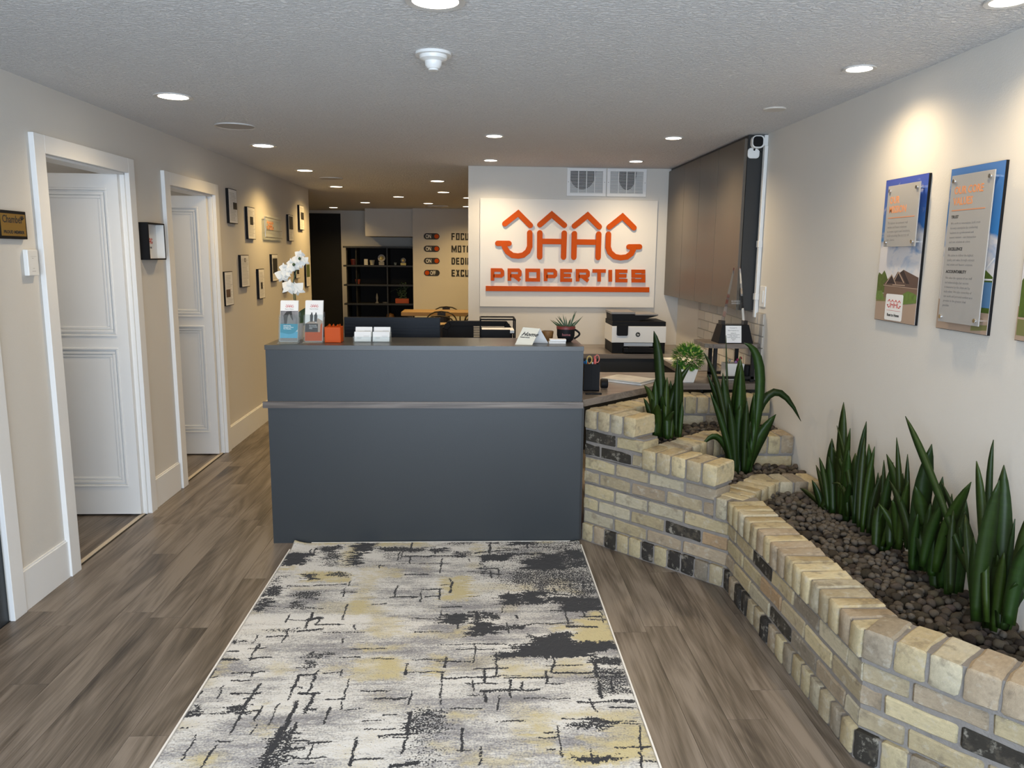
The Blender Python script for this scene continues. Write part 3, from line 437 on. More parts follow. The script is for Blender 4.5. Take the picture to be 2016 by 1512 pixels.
# ---------------------------------------------------------------- sign
t=thing('wall_sign','large white sign board with raised orange house mark and lettering','sign',(.77,B,1.1))
MB().box(.02,1.524,B-.022,B-.0005,1.102,2.007).build('board',m_sign,t,bevel=.002)
def SP(u,v):
    wd_=1602-42*(v-375)/975; return (.02+(u-160)*1.504/wd_, 2.007-(v-375)*.905/975)
SF=frame((0,B-.022,0),(1,0,0),(0,0,1))
for i,p in enumerate(LOGO):
    nm='roof_mark' if i<4 else 'letter_stroke'
    MB(SF).stroke([SP(*q) for q in p],.046,.018-(.0016 if len(p)==2 and i>3 and p[0][1]==p[1][1] or i==13 else 0),.0008).build(nm,m_orange,t,bevel=.0015)
def G(x0,x1,segs):
    y0,y1=1000,1116; out=[]
    for s in segs: out.append([SP(x0+15+(x1-x0-30)*a,y1-15-(y1-y0-30)*b) for a,b in s])
    return out
def bx_(u0,u1,v0,v1,mb):
    a=SP(u0,v1); b=SP(u1,v0); mb.box(a[0],b[0],a[1],b[1],.0008,.018)
def letter(kind,x0,x1):
    mb=MB(SF); w_=.030
    S={'P':[[(0,-.13),(0,1),(.88,1),(1,.86),(1,.5),(.88,.38),(.1,.38)]],
       'R':[[(0,-.13),(0,1),(.88,1),(1,.86),(1,.52),(.88,.4),(.1,.4)],[(.45,.4),(1.02,-.08)]],
       'O':[[(.5,0),(0,0),(0,1),(1,1),(1,0),(.49,0)]],
       'E':[[(1.12,1),(0,1),(0,0),(1.12,0)],[(.05,.5),(1.0,.5)]],
       'T':[[(-.12,1),(1.12,1)],[(.5,1),(.5,-.13)]],
       'I':[[(.5,1.13),(.5,-.13)]],
       'S':[[(1,.74),(1,1),(0,1),(0,.5),(1,.5),(1,0),(0,0),(0,.26)]]}[kind]
    for j,s in enumerate(G(x0,x1,S)): mb.stroke(s,w_,.018-.0008*j,.0008,caps=False)
    mb.build('letter',m_orange,t)
for k,a,b in (('P',257,375),('R',407,530),('O',565,695),('P',730,847),('E',877,987),('R',1017,1140),('T',1163,1288),('I',1312,1340),('E',1373,1485),('S',1518,1640)): letter(k,a,b)
mb=MB(SF); bx_(212,1678,1160,1207,mb); mb.build('underline_bar',m_orange,t,bevel=.0015)
# ventilation grilles
for x0,x1,l in ((.748,1.078,'white ventilation grille on the left of the pair above the sign'),(1.086,1.42,'white ventilation grille on the right of the pair above the sign')):
    g=thing('vent_grille',l,'vent',((x0+x1)/2,B,2.036),0,'ventilation grilles above the sign')
    MB().box(x0,x1,B-.016,B-.001,2.036,2.062).box(x0,x1,B-.016,B-.001,2.240,2.264).box(x0,x0+.028,B-.016,B-.001,2.062,2.24).box(x1-.028,x1,B-.016,B-.001,2.062,2.24).build('frame',m_trim,g,bevel=.001)
    MB().box(x0+.02,x1-.02,B-.002,B-.0006,2.055,2.245).build('backing',m_midink,g)
    MB().prism([(x0+.17+.12*math.cos(a*math.pi/12)-(.03 if x0<1 else -.02), 2.24-.145*math.sin(a*math.pi/12)) for a in range(13)],0,.0008).build('duct_opening',m_greyink,g) if False else None
    s=MB()
    for k in range(16): z=2.066+k*.0110; s.box(x0+.028,x1-.028,B-.012,B-.003,z,z+.003, R=None)
    for k in range(16): pass
    s.build('louvres',m_white,g,kind='stuff')
    for k in range(3):
        xx=x0+.028+(x1-x0-.056)*(k+1)/4; MB().box(xx-.003,xx+.003,B-.0165,B-.006,2.062,2.24).build('divider',m_trim,g)
    fr=frame((0,B-.0022,0),(1,0,0),(0,0,1)); cx=(x0+x1)/2-(.035 if x0<1 else -.005); rx=.115 if x0<1 else .08
    MB(fr).prism([(cx+rx*math.cos(a*math.pi/12), 2.24-.15*math.sin(a*math.pi/12)) for a in range(13)],0,.0012).build('duct_opening',m_ink,g)
    for xx in (x0+.012,x1-.012): MB().lathe([(0,0),(.003,0),(.003,.002),(0,.002)],8,(xx,B-.0165,2.15),Matrix.Rotation(math.radians(90),3,'X')).build('screw',m_greyink,g)
# ---------------------------------------------------------------- wall cabinet and things by the right wall
t=thing('wall_cabinet','tall shallow taupe wall cabinet with a charcoal side by the corner','cabinet',(1.67,5.66,1.21))
CX=1.612
MB().box(CX+.02,XR-.001,4.742,B-.002,1.212,H-.002).build('body',m_cabside,t)
ys=[B-.004,6.10,5.675,5.25,4.742]
for i in range(4):
    if i==3: a,b=ys[4],ys[3]
    else: a,b=ys[i+1],ys[i]
    MB().box(CX,CX+.018,a+.0026,b-.0026,1.214,H-.022).build('door',m_cab,t,bevel=.001)
t=thing('security_camera','small white security camera with black face high on the cabinet side','camera',(1.68,4.74,2.2))
def rr(cx,cy,w,h,r,n=5):
    out=[]
    for qx,qy,a0 in ((1,1,0),(-1,1,90),(-1,-1,180),(1,-1,270)):
        for k in range(n+1):
            a=math.radians(a0+90*k/n); out.append((cx+qx*(w/2-r)+r*math.cos(a),cy+qy*(h/2-r)+r*math.sin(a)))
    return out
cf=frame((1.676,4.742,2.222),(1,0,0),(0,0,1))
MB(cf).prism(rr(0,0,.076,.074,.026),.016,.055).build('housing',m_white,t,bevel=.004); MB(cf).prism(rr(-.004,0,.060,.060,.02),.055,.058).build('face',m_black,t)
MB(cf).prism(rr(-.012,-.062,.072,.062,.020),.002,.016).build('base',m_white,t,bevel=.004); MB(cf).tube([(-.01,-.045,.012),(-.012,-.03,.03),(-.008,-.02,.03)],.006).build('hinge',m_black,t)
MB(cf).tube([(0,-.03,.02),(.02,-.045,.018),(.036,-.055,.004)],.002).build('cable',m_black,t)
t=thing('cable_conduit','white plastic cable conduit running down beside the cabinet','conduit',(1.72,4.70,1.16))
MB().box(1.716,XR-.001,4.688,4.722,1.172,2.20).build('channel',m_white,t,bevel=.003)
MB().box(1.712,XR-.001,4.684,4.726,1.60,1.64).build('joiner',m_white,t,bevel=.002); MB().box(1.712,XR-.001,4.684,4.726,1.28,1.32).build('joiner',m_white,t,bevel=.002)
MB().box(1.716,XR-.001,4.70,4.735,2.20,2.262).build('elbow',m_white,t)
t=thing('wall_switch','almond coloured wall switch plate beside the conduit','switch',(XR,4.62,1.3))
MB(wallR(4.62,1.305)).prism(rr(0,0,.085,.125,.006),.0,.007).build('plate',m_trim,t,bevel=.001); MB(wallR(4.62,1.305)).box(-.018,.018,-.035,.035,.007,.011).build('rocker',m_white,t)
# whitewashed brick splashback
t=struct('backsplash',MB().box(XR-.006,XR-.0005,4.56,5.95,.781,1.205),M('splashback_joint',(.42,.39,.35),.9),); t['kind']='structure'; t['label']='whitewashed brick splashback under the wall cabinet'; t.name='trim_7'
mbk=MB(); mbk.box(0,1,0,1,0,1); me_sb=mbk.mesh('splash_brick',M('whitewashed_brick',(.62,.585,.53),.8,var=.06,scale=12,bump=.002,bscale=60,obcol=True))
for r in range(6):
    y=4.56-(.1 if r%2 else 0); z=.784+r*.070
    while y<5.95:
        a=max(y,4.56); b=min(y+.2,5.95)
        if b-a>.02:
            o=bpy.data.objects.new('brick',me_sb); link(o,t); o.location=(XR-.013,a+.004,z+.003); o.scale=(.008,b-a-.008,.063); k=random.uniform(.9,1.05); o.color=(k,k,k,1)
        y+=.2

# ---------------------------------------------------------------- brick planter
def brick_mesh(seed, sx, sy, sz):     # unit-size brick, worn edges and uneven faces; sx.. real size for the chamfers
    rnd=random.Random(seed); bm=bmesh.new(); bmesh.ops.create_cube(bm,size=1)
    for v in bm.verts: v.co.x*=sx; v.co.y*=sy; v.co.z*=sz
    bmesh.ops.bevel(bm,geom=list(bm.edges),offset=.006,segments=1,affect='EDGES')
    bmesh.ops.subdivide_edges(bm,edges=[e for e in bm.edges if e.calc_length()>.07],cuts=2,use_grid_fill=True)
    for v in bm.verts:
        n=noise.noise_vector(v.co*22+Vector((seed*7.1,seed*3.3,0))); v.co+=n*.0045
        v.co.x/=sx; v.co.y/=sy; v.co.z/=sz
    me=bpy.data.meshes.new('brick'); bm.to_mesh(me); bm.free(); me.materials.append(m_brick)
    for p in me.polygons: p.use_smooth=True
    me.set_sharp_from_angle(angle=math.radians(30))
    return me
ST=[brick_mesh(i,.2,.09,.063) for i in range(7)]; RW=[brick_mesh(20+i,.062,.18,.1) for i in range(7)]
PAL=[((.60,.52,.36),5),((.53,.45,.31),5),((.48,.41,.30),4),((.45,.37,.29),3),((.56,.51,.41),3),((.37,.32,.265),2),((.27,.235,.20),2.2),((.055,.05,.045),2.2),((.45,.32,.21),.3)]
def pick(cap=False):
    pal=PAL[:6]+[((.30,.26,.22),1.0)] if cap else PAL
    k=random.random()*sum(p[1] for p in pal)
    for c,w_ in pal:
        k-=w_
        if k<=0: break
    f=random.uniform(.86,1.10)*(1.10 if cap else 1); return (c[0]*f*1.02,c[1]*f,c[2]*f*.90)
planter=thing('brick_planter','stepped planter of reclaimed cream brick beside the desk','planter',(1.3,3.4,0))
PL=Vector((1.3,3.4,0))
def put(mesh, P, dr, inn, ln, dp, z0, z1, col=None, out=0):
    d=Vector((dr[0],dr[1],0)); n=Vector((inn[0],inn[1],0)); c=Vector((P[0],P[1],0))+d*ln/2+n*(dp/2-out); 
    o=bpy.data.objects.new('brick',mesh); link(o,planter)
    o.location=(c.x-PL.x,c.y-PL.y,(z0+z1)/2); o.rotation_euler=(0,0,math.atan2(d.y,d.x)+random.uniform(-.012,.012))
    real={'s':(.2,.09,.063),'r':(.062,.18,.1)}['s' if mesh in ST else 'r']
    o.scale=(ln,dp,(z1-z0)); o.color=(*(col or pick()),1); return o
def course(A,Bp,inn,z0,z1,kind,depth=.09,out=0,start=0,jx=.010,pitch=None,dk=None):
    A=Vector(A);Bp=Vector(Bp); d=(Bp-A); L=d.length; d.normalize(); n=Vector(inn)
    if kind=='s':
        s=-start*.21; i=0
        while s<L-.012:
            a=max(s,0); b=min(s+.2,L)
            if L-(s+.21)<.045: b=L
            if b-a>.025: put(random.choice(ST),A+d*a,d,n,b-a,depth,z0+random.uniform(-.001,.001),z1-.010+random.uniform(-.0015,.0015),out=out+random.uniform(-.002,.002))
            if b>=L: break
            s+=.21
    else:
        N=max(1,round(L/(pitch or .075))); p=L/N
        for i in range(N): put(random.choice(RW),A+d*(i*p+jx/2),d,n,p-jx,depth+random.uniform(-.003,.003),z0+random.uniform(-.001,.0015),z1+random.uniform(-.002,.002),col=(.05,.045,.04) if (z0<.01 and random.random()<.10) else pick(z0>.3),out=out+random.uniform(-.003,.003))
def v2(a,b): return (Vector(b)-Vector(a)).normalized()
def inward(a,b): d=v2(a,b); return Vector((-d.y,d.x))      # left of travel
Q0=(.572,3.995); Q1=(1.155,3.358); Q2=(1.168,2.122); Q3=(1.585,1.612)
e=.014
def off(seg,k):
    a,b=seg; n=inward(a,b); return ((a[0]+n.x*k,a[1]+n.y*k),(b[0]+n.x*k,b[1]+n.y*k))
def isect(s,t):
    (x1,y1),(x2,y2)=s; (x3,y3),(x4,y4)=t; d=(x1-x2)*(y3-y4)-(y1-y2)*(x3-x4)
    px=((x1*y2-y1*x2)*(x3-x4)-(x1-x2)*(x3*y4-y3*x4))/d; py=((x1*y2-y1*x2)*(y3-y4)-(y1-y2)*(x3*y4-y3*x4))/d; return (px,py)
segs=[(Q0,Q1),(Q1,Q2),(Q2,Q3)]
def offpath(k):
    o=[off(s,k) for s in segs]; return [o[0][0],isect(o[0],o[1]),isect(o[1],o[2]),o[2][1]]
outer=offpath(0); body=offpath(.015); bodyin=offpath(.16); capin=offpath(.17)
dd=v2(Q0,Q1)
def along(s,k=0):
    n=inward(Q0,Q1); return (Q0[0]+dd.x*s+n.x*k, Q0[1]+dd.y*s+n.y*k)
BL=(Vector(body[1])-Vector(body[0])).length
zc=[.100+.075*i for i in range(8)]
# base rowlock course
for i in range(3): course(outer[i],outer[i+1],inward(*segs[i]),.004,.098,'r',depth=.12,pitch=.078)
# stretcher courses
for r in range(7):
    z0,z1=zc[r],zc[r+1]; s_end=[BL,BL,BL,.80,.80,.385,.385][r]
    a=body[0]; b=(Vector(body[0])+dd*s_end)
    course(a,b,inward(*segs[0]),z0+.004,z1,'s',depth=.13 if r>2 else .09,start=.5 if r%2 else 0)
    if r<3:
        course(body[1],body[2],inward(*segs[1]),z0+.004,z1,'s',start=.5*((r+1)%2)); course(body[2],body[3],inward(*segs[2]),z0+.004,z1,'s',start=.35*(r%2)+.3)
# caps on the front wall
course(outer[0],along(.335),inward(*segs[0]),.630,.730,'r',depth=.18)
course(along(.375),along(.805),inward(*segs[0]),.480,.580,'r',depth=.17,pitch=.082)
course(along(.80),outer[1],inward(*segs[0]),.330,.430,'r',depth=.17)
course(outer[1],outer[2],inward(*segs[1]),.330,.430,'r',depth=.165,pitch=.073)
course(outer[2],outer[3],inward(*segs[2]),.330,.430,'r',depth=.165,pitch=.088)
# cross walls: outer (back) edge polyline, thickness toward the camera
def cross(pts,ztop,low,th=.155,lowh=.075,nlow=1):
    for i in range(len(pts)-1):
        a,b=pts[i],pts[i+1]; n=-inward(a,b); 
        course(a,b,n,ztop-.1,ztop,'r',depth=th)
        for k in range(nlow): course(Vector(a)+n*(th-.105),Vector(b)+n*(th-.105),n,ztop-.105-.075*(k+1)+.004,ztop-.105-.075*k,'s',start=.4*k)
cross([(.60,4.02),(1.14,4.52),(1.728,4.525)],.73,0)
cross([(.90,3.80),(1.27,4.145),(1.728,4.165)],.58,0)
cross([(1.12,3.47),(1.43,3.79),(1.728,3.808)],.43,0)
# mortar
mo=MB()
def slab(a,b,c,d_,z0,z1): mo.prism([tuple(a)[:2],tuple(b)[:2],tuple(c)[:2],tuple(d_)[:2]],z0,z1)
o1=offpath(.007); i1=offpath(.10); b1=offpath(.021); b2=offpath(.15)
for i in range(3): slab(o1[i],o1[i+1],i1[i+1],i1[i],0,.093); slab(b1[i],b1[i+1],b2[i+1],b2[i],0,.325)
c1=offpath(.010); c2=offpath(.158)
for i in (1,2): slab(c1[i],c1[i+1],c2[i+1],c2[i],.320,.424)
for s0,s1,z0,z1,k0,k1 in ((0,.79,.32,.475,.021,.14),(0,.375,.47,.625,.021,.14),(.005,.325,.62,.724,.010,.165),(.38,.795,.47,.574,.010,.158),(.79,.88,.32,.424,.01,.158)):
    slab(along(s0,k0),along(s1,k0),along(s1,k1),along(s0,k1),z0,z1)
for pts,zt in (([(.60,4.02),(1.14,4.52),(1.728,4.525)],.73),([(.90,3.80),(1.27,4.145),(1.728,4.165)],.58),([(1.12,3.47),(1.43,3.79),(1.728,3.808)],.43)):
    for i in range(2):
        a,b=Vector(pts[i]),Vector(pts[i+1]); n=-inward(a,b); slab(a+n*.008,b+n*.008,b+n*.145,a+n*.145,zt-.106,zt-.006); slab(a+n*.02,b+n*.02,b+n*.135,a+n*.135,zt-.30,zt-.10)
mo.build('mortar',m_mortar,planter,label='grey mortar between the bricks')

# ---------------------------------------------------------------- gravel beds
def rock_mesh(seed):
    bm=bmesh.new(); bmesh.ops.create_icosphere(bm,subdivisions=2,radius=.5)
    sc=Vector((random.uniform(.85,1.15),random.uniform(.7,1),random.uniform(.6,.85)))
    for v in bm.verts:
        n=noise.noise(v.co*2.2+Vector((seed*5.3,0,seed)))*.45+noise.noise(v.co*5+Vector((seed,9,0)))*.15
        v.co=v.co*(1+n*.6); v.co=Vector((v.co.x*sc.x,v.co.y*sc.y,v.co.z*sc.z))
    me=bpy.data.meshes.new('stone'); bm.to_mesh(me); bm.free(); me.materials.append(m_rock)
    for p in me.polygons: p.use_smooth=True
    return me
RK=[rock_mesh(i) for i in range(8)]
def inside(p,poly):
    c=False; n=len(poly)
    for i in range(n):
        a,b=poly[i],poly[i-1]
        if (a[1]>p[1])!=(b[1]>p[1]) and p[0]<(b[0]-a[0])*(p[1]-a[1])/(b[1]-a[1])+a[0]: c=not c
    return c
def bed(poly,z,label,group,n_ind,lo,hi,tries):
    xs=[p[0] for p in poly]; ys=[p[1] for p in poly]; cx=sum(xs)/len(xs); cy=sum(ys)/len(ys)
    g=thing('gravel_bed',label,'gravel',(cx,cy,z),0,group)
    MB().prism(poly,z-.12,z-.028).build('soil',m_soil,g)
    P=[]; grid={}
    for k in range(tries):
        x=random.uniform(min(xs),max(xs)); y=random.uniform(min(ys),max(ys))
        if not inside((x,y),poly): continue
        big=random.random()<(.10 if y<2.6 else .04); s=random.uniform(hi,hi*1.35) if big else random.uniform(lo,hi)
        gi=(int(x/.05),int(y/.05)); ok=True
        for a in (-1,0,1):
            for b in (-1,0,1):
                for q in grid.get((gi[0]+a,gi[1]+b),()):
                    if (q[0]-x)**2+(q[1]-y)**2<(.36*(q[2]+s))**2: ok=False
        if ok: grid.setdefault(gi,[]).append((x,y,s)); P.append((x,y,s))
    P.sort(key=lambda q:(q[0]**2+q[1]**2)**.5/q[2])
    vs=[];fs=[]
    for i,(x,y,s) in enumerate(P):
        zz=z+random.uniform(-.012,.012)-.006; rot=Matrix.Rotation(random.random()*6.28,4,'Z')@Matrix.Rotation(random.uniform(-.5,.5),4,'X')
        me=random.choice(RK)
        if i<n_ind:
            o=bpy.data.objects.new('stone',me); link(o,g); o.matrix_local=T(x-cx,y-cy,zz-z)@rot@Matrix.Scale(s,4)
            k=random.uniform(.45,1.75); o.color=(k,k*random.uniform(.9,1),k*random.uniform(.82,1),1)
        else:
            Mx=T(x-cx,y-cy,zz-z)@rot@Matrix.Scale(s,4); n=len(vs); vs+=[tuple(Mx@v.co) for v in me.vertices]; fs+=[tuple(a+n for a in p.vertices) for p in me.polygons]
    # fill of smaller stones underneath
    k=0; area=(max(xs)-min(xs))*(max(ys)-min(ys))
    while k<int(area*1500):
        x=random.uniform(min(xs),max(xs)); y=random.uniform(min(ys),max(ys)); k+=1
        if not inside((x,y),poly): continue
        me=random.choice(RK); Mx=T(x-cx,y-cy,-.024+random.uniform(-.006,.006))@Matrix.Rotation(random.random()*6.28,4,'Z')@Matrix.Scale(random.uniform(.022,.032),4)
        n=len(vs); vs+=[tuple(Mx@v.co) for v in me.vertices]; fs+=[tuple(a+n for a in p.vertices) for p in me.polygons]
    me=bpy.data.meshes.new('small_stones'); me.from_pydata(vs,[],fs); me.materials.append(m_rock)
    for p in me.polygons: p.use_smooth=True
    o=bpy.data.objects.new('small_stones',me); link(o,g); o['kind']='stuff'
    return g
ci=offpath(.168)
bed([ci[1],ci[2],(1.733,ci[2][1]-.47),(1.733,3.645),(1.50,3.645)],.372,'lowest and largest bed of dark lava stones, under the row of plants','lava stone beds',290,.026,.046,16000)
bed([(1.30,3.64),(1.44,3.815),(1.733,3.82),(1.733,4.01),(1.33,4.0),(1.09,3.77),(1.17,3.52)],.418,'middle bed of dark lava stones behind the second step','lava stone beds',110,.026,.042,3000)
bed([(.86,3.90),(1.26,4.17),(1.733,4.18),(1.733,4.37),(1.20,4.36),(.90,4.08),(.80,3.99),(.87,3.83)],.572,'highest small bed of dark lava stones next to the worktop','lava stone beds',110,.026,.042,3000)

# ---------------------------------------------------------------- snake plants
def leafmb(L, facing):
    b=Vector(L[0:3]); c=Vector(L[3:6]); t=Vector(L[6:9]); w=L[9]; b=b+Vector((0,0,-.03)); N=10; mb=MB()
    cross_=Vector(facing).normalized(); vs=[]; 
    wob=random.uniform(-.5,.5); tw=random.uniform(-.25,.25)
    for i in range(N+1):
        s=i/N; p=(1-s)**2*b+2*s*(1-s)*c+s*s*t; d=(2*(1-s)*(c-b)+2*s*(t-c)).normalized()
        side=d.cross(cross_); 
        if side.length<.05: side=d.cross(Vector((0,0,1)))
        side.normalize(); nrm=side.cross(d)
        side=(Matrix.Rotation(tw*s+wob*.3,3,d)@side)
        prof=.62+.38*math.sin(min(1,s*1.9)*math.pi/2) if s<.55 else math.cos((s-.55)/.45*math.pi/2)**.75
        hw=max(.0012,w/2*prof)
        vs+= [p-side*hw, p+nrm*(-hw*.28), p+side*hw, p+nrm*(.0022-hw*.28)]
    fs=[]
    for i in range(N):
        for k in range(4): fs.append((i*4+k,i*4+(k+1)%4,(i+1)*4+(k+1)%4,(i+1)*4+k))
    fs.append((0,3,2,1)); fs.append((N*4,N*4+1,N*4+2,N*4+3))
    mb.add(vs,fs); return mb
PLT=[('A','snake plant clump at the far end of the lowest bed',(-1,0,0)),('B','snake plant clump second from the far end of the lowest bed, one leaf pale banded',(-1,0,0)),('C','snake plant clump with a long thin leaf leaning left in the lowest bed',(-1,0,0)),('D','tall snake plant clump nearest the camera at the photo edge',(-1,0,0)),('E','snake plant in the middle bed with a leaf arching over to the right wall',(0,-1,0)),('F','snake plant in the highest bed beside the worktop',(0,-1,0))]
for key,lab,fc in PLT:
    Ls=LEAVES[key]; cx=sum(l[0] for l in Ls)/len(Ls); cy=sum(l[1] for l in Ls)/len(Ls); zb=sum(l[2] for l in Ls)/len(Ls)
    p=thing('snake_plant',lab,'plant',(cx,cy,zb),0,'snake plants in the brick planter')
    extra=[]
    for _ in range(9 if key in 'ABCD' else 6):
        a=random.choice(Ls); f_=random.uniform(.35,.7); h_=a[8]-a[2]; bx_0=a[0]+random.uniform(-.03,.03); by_0=a[1]+random.uniform(-.05,.05); lx,ly=random.uniform(-.06,.06),random.uniform(-.08,.08)
        extra.append([bx_0,by_0,a[2],bx_0+lx*.2,by_0+ly*.2,a[2]+h_*f_*.5,bx_0+lx,by_0+ly,a[2]+max(.12,h_*f_),random.uniform(.025,.042)])
    for i,l in enumerate(Ls+extra):
        l=list(l); l[9]*=1.12
        for q in (0,3,6): l[q]=min(l[q],1.725)
        o=leafmb(l,(-l[0]+random.uniform(-1.2,1.2),-l[1],0)).build('leaf',m_leaf,p,smooth=False); k=random.uniform(.6,1.25); o.color=(k*random.uniform(.8,1.3),k,k*random.uniform(.8,1.1),1)
        if key=='B' and i==12: o.data.materials[0]=m_band; o['label']='pale green banded leaf'
        for f in o.data.polygons: f.use_smooth=True

# ---------------------------------------------------------------- rug
def rug():
    X0,X1,Y0,Y1=-.975,.557,1.86,3.955; st=.005; nx=int((X1-X0)/st)+1; ny=int((Y1-Y0)/st)+1
    gx,gy=np.meshgrid(np.linspace(X0,X1,nx),np.linspace(Y0,Y1,ny)); rs=np.random.RandomState(4)
    def nz(sx,sy):
        a=rs.rand(int((Y1-Y0)/sy)+3,int((X1-X0)/sx)+3); u=(gx-X0)/sx; v=(gy-Y0)/sy; i=u.astype(int); j=v.astype(int); fu=u-i; fv=v-j
        fu=fu*fu*(3-2*fu); fv=fv*fv*(3-2*fv)
        return (a[j,i]*(1-fu)+a[j,i+1]*fu)*(1-fv)+(a[j+1,i]*(1-fu)+a[j+1,i+1]*fu)*fv
    wx=(nz(.05,.006)-.5)*.07+(nz(.02,.004)-.5)*.03+(nz(.06,.03)-.5)*.03+(nz(.02,.01)-.5)*.012; wy=(nz(.006,.05)-.5)*.02+(nz(.05,.05)-.5)*.03+(nz(.015,.02)-.5)*.012
    X=gx+wx; Y=gy+wy; dark=np.zeros_like(gx); yel=np.zeros_like(gx)
    def soft(v,e_): return np.clip(.5+v/e_,0,1)
    for x0,y0,x1,y1,a in RUG_DARK:
        m=np.minimum(np.minimum(soft(X-x0,.03),soft(x1-X,.03)),np.minimum(soft(Y-y0,.02),soft(y1-Y,.02))); dark=np.maximum(dark,m*min(1,a*1.12+.04))
    for x0,y0,x1,y1,a in RUG_YELLOW:
        m=np.minimum(np.minimum(soft(X-x0,.05),soft(x1-X,.05)),np.minimum(soft(Y-y0,.03),soft(y1-Y,.03))); yel=np.maximum(yel,m*a)
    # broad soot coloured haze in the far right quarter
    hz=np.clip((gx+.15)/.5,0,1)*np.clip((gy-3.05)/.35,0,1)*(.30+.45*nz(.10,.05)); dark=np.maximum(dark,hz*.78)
    X=gx+(nz(.03,.03)-.5)*.010; Y=gy+(nz(.03,.03)-.5)*.010
    ex=[]
    rr2=random.Random(9)
    for _ in range(150):      # fainter hatching all over, denser towards the far right
        a=X0+(X1-X0)*rr2.random(); b_=Y0+(Y1-Y0)*rr2.random()
        if rr2.random()>.35+.65*((a-X0)/(X1-X0))*((b_-Y0)/(Y1-Y0)): continue
        L_=rr2.uniform(.04,.16)
        ex.append((a,b_,a+L_,b_+rr2.uniform(-.004,.004),.006) if rr2.random()<.62 else (a,b_,a+rr2.uniform(-.006,.006),b_+L_*.8,.008))
    RUG_LINES.extend(ex)
    for x0,y0,x1,y1,w_ in RUG_LINES:
        dx,dy=x1-x0,y1-y0; L2=dx*dx+dy*dy+1e-9; s=np.clip(((X-x0)*dx+(Y-y0)*dy)/L2,0,1); dist=np.hypot(X-x0-s*dx,Y-y0-s*dy); w_=max(w_*1.35,.008)
        m=np.clip(1.15-dist/(w_*.62),0,1)*(.75+.5*(nz(.03,.03)-.3)); dark=np.maximum(dark,np.clip(m,0,1))
    # off-frame strip keeps the same kind of marks
    tone=.5*nz(.22,.12)+.3*nz(.08,.03)+.2*nz(.3,.012)
    blue=np.clip((nz(.3,.2)*.6+nz(.12,.1)*.4)*1.2-.1,0,1)
    yel=np.clip(yel*(.55+.9*nz(.05,.02))+np.clip(nz(.16,.08)-.72,0,1)*1.5,0,1)
    zz=.007+.0015*nz(.01,.01); d=np.minimum.reduce([gx-X0,X1-gx,gy-Y0,Y1-gy]); zz=np.where(d<.004,.001,zz)
    curl=np.clip(1-np.hypot(gx-X0,gy-Y1)/.09,0,1)**2*.02+np.clip(1-np.hypot(gx-X1,gy-Y1)/.05,0,1)**2*.008; zz=zz+curl
    co=np.stack([gx,gy,zz],-1).reshape(-1,3).astype(np.float32)
    idx=np.arange(nx*ny).reshape(ny,nx); q=np.stack([idx[:-1,:-1],idx[:-1,1:],idx[1:,1:],idx[1:,:-1]],-1).reshape(-1,4)
    me=bpy.data.meshes.new('pile'); me.vertices.add(len(co)); me.vertices.foreach_set('co',co.ravel()); me.loops.add(q.size); me.loops.foreach_set('vertex_index',q.ravel().astype(np.int32))
    me.polygons.add(len(q)); me.polygons.foreach_set('loop_start',np.arange(0,q.size,4,dtype=np.int32)); me.update(calc_edges=True)
    me.polygons.foreach_set('use_smooth',np.ones(len(q),dtype=bool))
    at=me.color_attributes.new('weave','FLOAT_COLOR','POINT'); c=np.stack([dark,yel,tone,blue],-1).reshape(-1,4).astype(np.float32); at.data.foreach_set('color',c.ravel())
    m=bpy.data.materials.new('rug_weave'); m.use_nodes=True; nt=m.node_tree; N=nt.nodes; Lk=nt.links; b=N['Principled BSDF']; b.inputs['Roughness'].default_value=.95; b.inputs['Sheen Weight'].default_value=.1
    A=N.new('ShaderNodeVertexColor'); A.layer_name='weave'; sp=N.new('ShaderNodeSeparateColor'); Lk.new(A.outputs[0],sp.inputs[0])
    tc=N.new('ShaderNodeTexCoord'); n1=N.new('ShaderNodeTexNoise'); n1.inputs['Scale'].default_value=150; n1.inputs['Detail'].default_value=3; Lk.new(tc.outputs['Object'],n1.inputs[0])
    mp=N.new('ShaderNodeMapping'); mp.inputs['Scale'].default_value=(40,220,40); Lk.new(tc.outputs['Object'],mp.inputs[0]); n2=N.new('ShaderNodeTexNoise'); n2.inputs['Scale'].default_value=1; n2.inputs['Detail'].default_value=3; Lk.new(mp.outputs[0],n2.inputs[0])
    base_=ramp(N,[(.30,(.20,.20,.215)),(.42,(.32,.32,.335)),(.51,(.47,.47,.46)),(.60,(.64,.64,.63))])
    s0=N.new('ShaderNodeMath'); s0.operation='MULTIPLY_ADD'; s0.inputs[1].default_value=.42; Lk.new(n2.outputs[0],s0.inputs[0]); 
    s1=N.new('ShaderNodeMath'); s1.operation='MULTIPLY'; s1.inputs[1].default_value=.60; Lk.new(sp.outputs[2],s1.inputs[0]); Lk.new(s1.outputs[0],s0.inputs[2])
    sk=N.new('ShaderNodeMath'); sk.operation='MULTIPLY_ADD'; sk.inputs[1].default_value=.55; sk.inputs[2].default_value=-.275; Lk.new(n1.outputs[0],sk.inputs[0]); sk2=N.new('ShaderNodeMath'); Lk.new(sk.outputs[0],sk2.inputs[0]); Lk.new(s0.outputs[0],sk2.inputs[1]); Lk.new(sk2.outputs[0],base_.inputs[0])
    my=N.new('ShaderNodeMix'); my.data_type='RGBA'; ty=N.new('ShaderNodeMath'); ty.operation='MULTIPLY_ADD'; ty.inputs[1].default_value=1.3; ty.use_clamp=True
